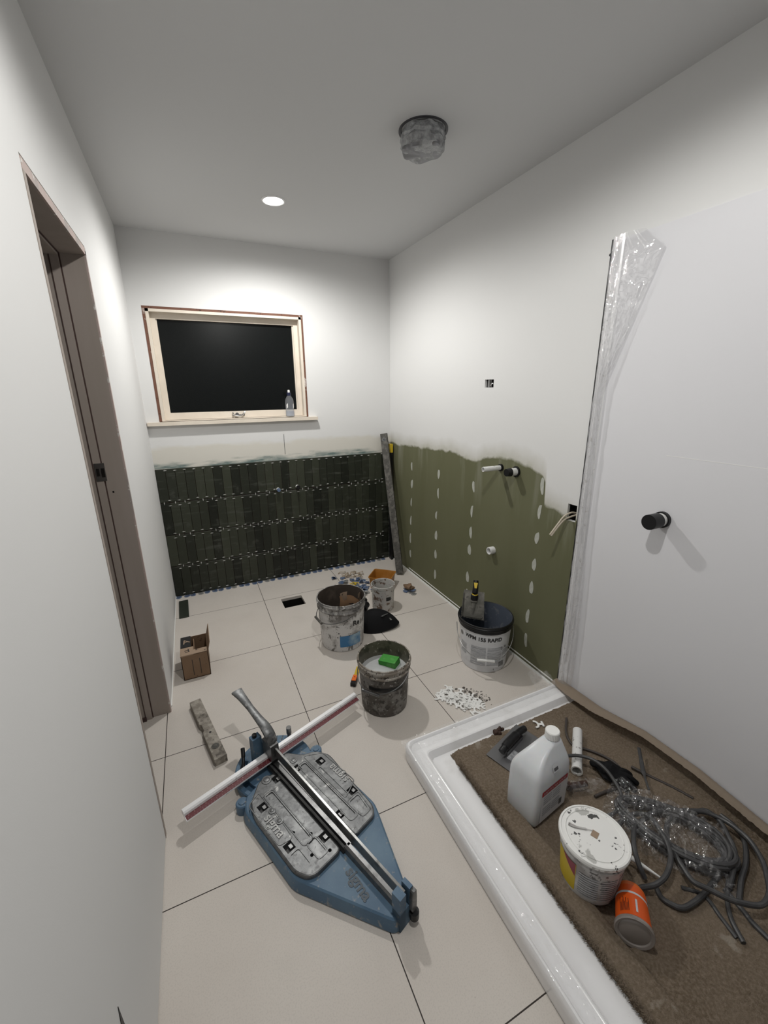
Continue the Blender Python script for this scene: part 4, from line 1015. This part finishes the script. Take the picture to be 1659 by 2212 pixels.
for x0_, wd in ((-.004, .052), (.056, .05), (.112, .045)):
    bm = bmesh.new()
    for q in range(10):
        za = .022+q*.0085; g = [[bm.verts.new(f(x0_+wd*u/6, z_, .0005)) for z_ in (za, za+.005)] for u in range(7)]
        for u in range(6): bm.faces.new((g[u][0], g[u+1][0], g[u+1][1], g[u][1]))
    finish(bm, 'printed_text_block', 'grayink', pp)
bm = bmesh.new(); box(bm, (-.008, -.010, .161), (.014, .008, .1622)); finish(bm, 'tape_scrap', 'cardlight', pp, rot=(0, 0, .4))
bm = bmesh.new(); tube(bm, [(-.042, .055, .163), (-.030, .038, .1645), (-.012, .024, .1645), (.006, .010, .163)], [.0045]*6+[.003]*8+[.0012]*20, 8, 6, .4); finish(bm, 'drip_ridge', 'paintside', pp)
# nozzle and its tube
nz = empty('sealant_nozzle', (1.312, -2.655, ZC+.035), label='white cone sealant nozzle pointing away from the lidded pail', cat='nozzle')
bm = bmesh.new(); d = Vector((.045, -.090, -.012)); cyl(bm, (-.008, .015, .003), (-.002, .004, .001), .012, 20); cyl(bm, (0, 0, 0), d, .0085, 20, .002); finish(bm, 'cone', 'white', nz)
bm = bmesh.new(); box(bm, (-.024, .000, -.012), (-.005, .022, .014)); bevel(bm, .003); finish(bm, 'thread_collar', 'white', nz)
# orange tub on its side
oc = empty('cartridge_tub', (1.145, -2.800, ZC+.048), label='orange labelled plastic tub lying on its side showing clear base', cat='tub')
dirv = Vector((.095, .080, -.012)).normalized(); oc.rotation_mode = 'QUATERNION'; oc.rotation_quaternion = dirv.to_track_quat('Z', 'Y')
bm = lathe([(.034, .0005), (.0365, .0015), (.039, -.0015), (.0455, -.003), (.0475, .0), (.0475, .006), (.045, .009)], 48, True, False); finish(bm, 'clear_rim', 'clearbase', oc)
bm = lathe([(.045, .009), (.043, .012), (.0385, .098)], 48, False, False); finish(bm, 'label_sleeve', 'orange', oc)
bm = lathe([(.0385, .098), (.037, .106), (.032, .114), (.022, .119), (.0, .120)], 48, False, False); finish(bm, 'rounded_end', 'orangeplain', oc)
bm = lathe([(.0402, .072), (.0400, .078)], 48, False, False); finish(bm, 'white_stripe', 'label', oc)
inv = oc.rotation_quaternion.inverted(); vc = inv @ (Vector((.25, -3.2, 1.47))-Vector(oc.location)); av = math.atan2(vc.y, vc.x)
fo = wrapper(.0430, .0385, .012, .098, av)
bm = sheet(6, 4, lambda u, v: fo(.010+.005*u, .022+.036*v, .0003)); finish(bm, 'white_print', 'label', oc)
bm = bmesh.new()
for q in range(8):
    x_ = -.030+q*.0032; L_ = rnd.uniform(.02, .04); bm.faces.new([bm.verts.new(fo(*p, .0002)) for p in ((x_, .020), (x_+.0014, .020), (x_+.0014, .020+L_), (x_, .020+L_))])
finish(bm, 'printed_text_block', 'ink', oc)
# white open pipe offcut
po = empty('pipe_offcut', (1.510, -2.300, ZC+.020), label='short white plastic pipe offcut lying on the brown carpet', cat='pipe'); po.rotation_mode = 'QUATERNION'
po.rotation_quaternion = Vector((-.175, -.150, 0)).normalized().to_track_quat('Z', 'Y')
bm = bmesh.new(); loft(bm, [circ(r, z, 32) for r, z in ((.0165, -.105), (.0190, -.105), (.0190, .105), (.0165, .105), (.0165, -.104))], False, False); finish(bm, 'tube', 'pipew', po)
bm = bmesh.new(); loft(bm, [circ(r, z, 32) for r, z in ((.0165, .105), (.0215, .107), (.0215, .1095), (.0165, .1095))], False, False); finish(bm, 'burr', 'white', po)
# black glove
gl = bmesh.new(); 
bmesh.ops.create_icosphere(gl, subdivisions=4, radius=.05)
for v in gl.verts:
    v.co.x *= 1.25; v.co.y *= .78; v.co.z *= .45
    n_ = noise.noise_vector(v.co*24+Vector((5, 1, 2))); v.co += n_*.022
o = empty('glove', (1.540, -2.420, ZC+.014), math.radians(-65), label='crumpled black glove lying on carpet beside the white pipe offcut', cat='glove')
finish(gl, 'palm', 'blackmatt', o)
for a, L_ in ((-.55, .06), (-.2, .07), (.15, .068), (.5, .05)):
    bm = bmesh.new(); d = Vector((math.cos(a), math.sin(a), 0)); tube(bm, [d*.03, d*(.03+L_*.5)+Vector((0, 0, .012)), d*(.03+L_)+Vector((0, 0, -.004))], [.012]*6+[.010]*6+[.007]*6, 10, 6); finish(bm, 'finger', 'blackmatt', o)
# black notched trowel lying in the tray
nt = empty('notched_trowel', (1.300, -2.168, ZC+.003), math.radians(18), label='notched trowel with black handle lying behind the jerry can', cat='trowel')
# blade long axis along local x
poly = [(-.115, -.055)]
x_ = -.105
while x_ < .10: poly += [(x_, -.055), (x_, -.048), (x_+.006, -.048), (x_+.006, -.055)]; x_ += .0135
poly += [(.115, -.055), (.115, .055), (-.115, .055)]
bm = bmesh.new(); prism(bm, poly, 0, .0014); bmesh.ops.triangulate(bm, faces=[q for q in bm.faces if len(q.verts) > 4]); finish(bm, 'blade', 'galv', nt)
bm = bmesh.new(); tube(bm, [(-.085, .005, .030), (-.05, .005, .040), (0, .005, .043), (.05, .005, .040), (.088, .005, .030)], [.014]*6+[.017]*14+[.014]*20, 14, 8); finish(bm, 'handle', 'black', nt)
bm = bmesh.new(); box(bm, (-.060, -.008, .0014), (.060, .018, .020)); bevel(bm, .004); finish(bm, 'mounting_bar', 'steeldark', nt)
bm = sheet(2, 2, lambda u, v: (-.070+.055*u, -.046+.035*v, .0018)); finish(bm, 'paper_label', 'grayink', nt)
# clay lumps
for i, (dx, dy, r) in enumerate([(0, 0, .012), (.018, .006, .011), (.032, .012, .009), (.012, -.010, .009), (.042, .006, .007)]):
    bm = bmesh.new(); bmesh.ops.create_icosphere(bm, subdivisions=3, radius=r); jitter(bm, r*.5, 60, i)
    o = finish(bm, 'clay_lump', 'clay', None, (1.285+dx, -2.075+dy, .034+r*.75), smooth=30); tag(o, 'dark brown crumbly lump on the white far rim of the tray', 'debris', 'brown lumps on the far tray rim')
# plastic wrapped fitting
e = empty('wrapped_fitting', (1.395, -2.420, ZC+.012), math.radians(-15), label='brown brass fitting in crumpled clear plastic beside the jerry can', cat='fitting')
bm = bmesh.new(); cyl(bm, (-.045, 0, .012), (.02, 0, .012), .010, 16); cyl(bm, (-.060, 0, .012), (-.045, 0, .012), .016, 6); finish(bm, 'fitting', 'clay', e)
bm = sheet(30, 16, lambda u, v: (-.075+.165*u, -.030*math.cos(v*PI)*(1-.6*abs(u-.5)), .030*math.sin(v*PI)*(1-.5*u)+.010*noise.noise(Vector((u*9, v*6, 0)))-.004)); finish(bm, 'plastic_wrap', 'bag', e)
# cables
def cable(name, m, pts, r, label, flat=1.0, group=None):
    bm = bmesh.new(); tube(bm, pts, r, 10, 7, flat); o = finish(bm, name, m); return tag(o, label, 'cable', group)
def zz(L, z0, hump=0.0, ends=True):
    n = len(L); out = []
    for i, (x, y) in enumerate(L): out.append((x, y, z0+hump*math.sin(PI*i/(n-1))))
    return out
Rg = .0074
zb = ZC+Rg+.002
cable('cable', 'cable', zz([(1.362, -2.582), (1.418, -2.575), (1.465, -2.591), (1.478, -2.621), (1.458, -2.662), (1.439, -2.696), (1.406, -2.729), (1.354, -2.75), (1.31, -2.75), (1.274, -2.733), (1.257, -2.72)], zb+.004, .048), Rg, 'thick grey cable arching in a loop round the white nozzle')
cable('cable', 'cable', zz([(1.508, -2.601), (1.423, -2.611), (1.375, -2.633), (1.338, -2.662), (1.316, -2.695), (1.313, -2.719)], zb+.01, .035), Rg, 'thick grey cable curving left over the coil behind the nozzle')
cable('cable', 'cable', zz([(1.497, -2.601), (1.551, -2.613), (1.613, -2.644), (1.669, -2.678), (1.694, -2.719), (1.700, -2.76), (1.690, -2.803), (1.655, -2.848), (1.61, -2.880), (1.571, -2.901), (1.532, -2.908), (1.504, -2.902), (1.473, -2.880), (1.45, -2.856), (1.43, -2.822), (1.412, -2.791), (1.425, -2.756), (1.447, -2.714), (1.473, -2.68), (1.518, -2.652), (1.563, -2.642), (1.612, -2.649)], zb+.022, .018), Rg, 'longest grey cable looping widest over the coil to the right')
cable('cable', 'cable', zz([(1.327, -2.746), (1.314, -2.767), (1.318, -2.787), (1.338, -2.81), (1.379, -2.816), (1.433, -2.815), (1.493, -2.808), (1.549, -2.801)], zb, .008), Rg, 'grey cable bent in a U below the coil')
cable('cable', 'cable', zz([(1.395, -2.775), (1.433, -2.815), (1.420, -2.865), (1.412, -2.892), (1.406, -2.911)], zb-.002), .006, 'grey cable end trailing straight down the carpet, left of a pair', group=None)
cable('cable', 'cable', zz([(1.534, -2.826), (1.482, -2.849), (1.437, -2.882), (1.408, -2.925)], zb+.003), .0065, 'grey cable end trailing down the carpet, right of a pair')
cable('cable', 'cable', zz([(1.62, -2.655), (1.689, -2.671), (1.688, -2.716), (1.655, -2.759), (1.618, -2.797), (1.549, -2.825), (1.509, -2.838)], zb+.008, .02), Rg, 'grey cable running along the inner right side of coil')
cable('cable', 'cable', zz([(1.736, -2.700), (1.728, -2.743), (1.698, -2.784), (1.631, -2.821), (1.567, -2.841), (1.506, -2.867)], zb+.004, .012), Rg, 'grey cable nearest the wall on the right of coil')
cable('cable', 'cable', zz([(1.503, -2.832), (1.491, -2.883), (1.482, -2.914), (1.480, -2.965), (1.480, -3.02)], zb), Rg, 'grey cable leaving the picture at the right edge')
cable('cable', 'cable2', zz([(1.617, -2.15), (1.554, -2.205), (1.529, -2.245), (1.527, -2.276), (1.558, -2.309), (1.588, -2.353), (1.603, -2.401), (1.593, -2.451), (1.571, -2.472), (1.528, -2.477), (1.456, -2.468), (1.412, -2.466)], ZC+.006), .0050, 'thin brownish cable snaking behind the pipe offcut and round the glove')
cable('cable', 'cable', [(1.36, -2.30, zb+.03), (1.425, -2.324, .092), (1.463, -2.348, .098), (1.493, -2.384, .100), (1.501, -2.431, .098), (1.493, -2.478, .09), (1.475, -2.518, .082), (1.441, -2.539, .075), (1.403, -2.545, .066), (1.358, -2.535, .062)], .0062, 'grey cable arching over the pipe offcut toward the jerry can')
cable('cable', 'cable2', zz([(1.644, -2.439), (1.668, -2.495), (1.700, -2.562), (1.722, -2.62)], ZC+.007), .0055, 'straight thin brownish cable end beside the curled carpet wall edge')
bm = bmesh.new(); tube(bm, [(1.718, -2.413, .085), (1.649, -2.481, .070), (1.588, -2.544, .075)], [.0065]*5+[.008]*5+[.004]*20, 8, 8, .5); o = finish(bm, 'plastic_strap', 'cable'); tag(o, 'flat grey tapered strap sticking up from the cable coil', 'strap')
# main coil
bm = bmesh.new()
def coilpt(t, i):
    a = 2*PI*t; ra = .150+.020*math.sin(i*2.3)+.004*(i % 3); rb_ = .072+.014*math.cos(i*1.7)
    x = ra*math.cos(a); y = rb_*math.sin(a)*(1+.2*math.cos(a)); th = math.radians(-62)
    return (1.520+.006*math.sin(i)+x*math.cos(th)-y*math.sin(th), -2.665+x*math.sin(th)+y*math.cos(th), zb+.006+(i % 4)*.0095+.004*math.sin(a*2+i))
pts = []
for i in range(11):
    for k_ in range(14):
        t = k_/14; a = coilpt(t, i); b = coilpt(t, i+1); s = t
        pts.append(tuple(a[q]*(1-s)+b[q]*s for q in range(3)))
tube(bm, pts, .0072, 8, 3); o = finish(bm, 'cable_coil', 'cable'); tag(o, 'thick coil of dark grey cable inside a clear plastic bag', 'cable coil')
def bagf(u, v):
    th = math.radians(-62); a = (u-.5)*2; b = (v-.5)*2
    x = a*.185*(1-.06*b*b); y = b*.125*(1-.12*a*a)
    r_ = max(abs(a), abs(b)); z = zb+.005+.058*(1-r_**2.6)+.026*noise.noise(Vector((x*24, y*24, 0)))+.012*noise.noise(Vector((x*70, y*70, 5)))
    return (1.515+x*math.cos(th)-y*math.sin(th), -2.655+x*math.sin(th)+y*math.cos(th), max(z, ZC+.002))
o = finish(sheet(90, 60, bagf), 'plastic_bag', 'bag', smooth=35); tag(o, 'crinkled shiny clear plastic bag wrapped over the dark cable coil', 'plastic bag')

# ---- heap of white levelling clips ----
def yclip():
    bm = bmesh.new(); pts = [(-.018, .017, .003), (-.013, .005, .003), (0, 0, .003), (.013, .005, .003), (.018, .017, .003)]
    tube(bm, pts, .0048, 8, 4, .5); tube(bm, [(0, 0, .003), (0, -.018, .003)], .0058, 8, 4, .4); tube(bm, [(-.014, -.020, .003), (.014, -.020, .003)], .0048, 8, 3, .5)
    return finish(bm, 'levelling_clip', 'spacer')
yc = yclip(); used[id(yc)] = False
LB = 'white plastic levelling clip in the heap beside the shower tray'
for i in range(54):
    p_ = max(-1.6, min(1.6, rnd.gauss(0, .8)))*.062; q_ = max(-1.5, min(1.5, rnd.gauss(0, .8)))*.034
    r = min(1, math.hypot(p_/.09, q_/.05)); x = 1.288+p_*.60+q_*.80; y = -1.812-p_*.80+q_*.60
    lv_ = .0 if i < 30 else rnd.uniform(.004, .013)*(1-r*.6)
    put(yc, (x, y, lv_+.001), (rnd.uniform(-.3, .3)*(lv_ > 0), rnd.uniform(-.3, .3)*(lv_ > 0), rnd.uniform(0, 6.28)), LB, 'levelling clip', 'white levelling clips in the heap')
o = yc.copy(); o.data = yc.data; COL.objects.link(o); o.location = (1.478, -2.122, ZC+.003); o.rotation_euler = (0, 0, 1.2); o.scale = (1, 1, 1)
for q in ('group',): 
    if q in o: del o[q]
tag(o, 'single white levelling clip lying on the carpet behind the trowel', 'levelling clip')
bm = bmesh.new()
for i in range(160):
    t = rnd.random(); x = 1.335+.07*t+rnd.gauss(0, .018); y = -1.765-.10*t+rnd.gauss(0, .018)
    s_ = rnd.uniform(.0008, .0035)*(2 if rnd.random() < .12 else 1); c_ = bmesh.ops.create_icosphere(bm, subdivisions=1, radius=s_)['verts']
    for v in c_: v.co = Vector((v.co.x*1.5+x, v.co.y+y, v.co.z*.5+s_*.4))
o = finish(bm, 'mortar_crumbs', 'dirtybk'); tag(o, 'dark mortar crumbs scattered behind the white clip heap', 'debris', kind='stuff')
# ---- shim heap near the back ----
G = 'shims in the heap behind the buckets'
for i in range(40):
    x = 1.29+rnd.gauss(0, .075); y = -.40+rnd.gauss(0, .075)
    if i < 16: x, y = 1.36+rnd.gauss(0, .06), -.52+rnd.gauss(0, .05)
    if (x-1.462)**2+(y+.505)**2 < .014: x -= .13
    put(hb if i % 5 else hg, (x, y, .001+.004*(i % 4)), (rnd.uniform(-.2, .2), rnd.uniform(-.2, .2), rnd.uniform(0, 6.28)), ('blue' if i % 5 else 'grey')+' horseshoe shim in the heap between back wall and buckets', 'tile shim', ('blue ' if i % 5 else 'grey ')+G)
for i in range(8):
    put(hb if i % 3 else hg, (1.60+rnd.gauss(0, .03), -.68+rnd.gauss(0, .03), .001+.004*(i % 3)), (0, 0, rnd.uniform(0, 6.28)), ('blue' if i % 3 else 'grey')+' horseshoe shim in small heap right of the white tub', 'tile shim', ('blue' if i % 3 else 'grey')+' shims right of the white tub')
bm = bmesh.new(); tube(bm, [(-.02, .004, .004), (-.006, -.006, .006), (.008, .006, .005), (.022, -.002, .004)], .0035, 8, 5); hy = finish(bm, 'plastic_wedge', 'yellow'); used[id(hy)] = False
for x, y, rz in ((1.25, -.40, .3), (1.27, -.42, 1.4), (1.285, -.41, 2.3), (1.24, -.43, 2.9)): put(hy, (x, y, .014), (0, 0, rz), 'small yellow wedge on the blue shim heap', 'wedge', 'yellow wedges on the shim heap')
bm = bmesh.new(); tube(bm, [(-.035, .0, .003), (-.012, .012, .006), (.012, -.010, .009), (.036, .006, .004)], .0038, 8, 6, .5); ht = finish(bm, 'curled_strip', 'tan'); used[id(ht)] = False
for i in range(16): put(ht, (1.325+rnd.gauss(0, .050), -.235+rnd.gauss(0, .040), .001+.004*(i % 4)), (0, 0, rnd.uniform(0, 6.28)), 'curled tan plastic strip in heap by the dark tiled wall', 'plastic strip', 'tan strips by the tiled wall')
bm = bbox((-.022, -.012, 0), (.022, .012, .016), .003); hbk = finish(bm, 'offcut_chip', 'card'); used[id(hbk)] = False
for i in range(5): put(hbk, (1.605+rnd.gauss(0, .02), -.655+rnd.gauss(0, .02), .010+.006*i), (rnd.uniform(-.4, .4), rnd.uniform(-.4, .4), rnd.uniform(0, 6.28)), 'brown offcut chip on the shims right of white tub', 'debris', 'brown chips right of the white tub')

# ---- bottle on the sill ----
bt = empty('water_bottle', (.953, .012, 1.2792), label='clear drink bottle with dark blue cap on the window sill', cat='bottle')
bm = lathe([(.026, 0), (.031, .004), (.031, .030), (.0285, .050), (.031, .070), (.031, .105), (.028, .125), (.015, .145), (.0125, .152)], 32, True, False); finish(bm, 'body', 'pet', bt)
bm = lathe([(.025, .002), (.0295, .005), (.0295, .040)], 28, True, True); finish(bm, 'liquid', 'liquid', bt)
bm = lathe([(.015, .150), (.0155, .168), (.013, .172)], 24, True, True); finish(bm, 'collar_cap', 'navy', bt)
bm = lathe([(.0085, .171), (.009, .182), (.0075, .190), (.003, .191)], 20, True, True); finish(bm, 'drinking_spout', 'white', bt)
bm = bmesh.new()
for a0 in (-2.6, -.9):
    g = [[bm.verts.new((.0315*math.cos(a0+k_*.14), .0315*math.sin(a0+k_*.14), z_)) for z_ in (.055+.004*k_, .085+.004*k_)] for k_ in range(4)]
    for k_ in range(3): bm.faces.new((g[k_][0], g[k_+1][0], g[k_+1][1], g[k_][1]))
finish(bm, 'printed_mark', 'white', bt)
# flat dark triangle standing in for a notch in the near left wall
e = empty('wall_slot', (0, -2.575, .33), label='small dark triangular slot in the left wall at bottom edge', cat='wall slot')
bm = bmesh.new(); loft(bm, [[(x, y, z) for y, z in ((.010, .066), (.022, -.10), (-.022, -.10))] for x in (-.001, .0012)]); finish(bm, 'dark_slot', 'ink', e)
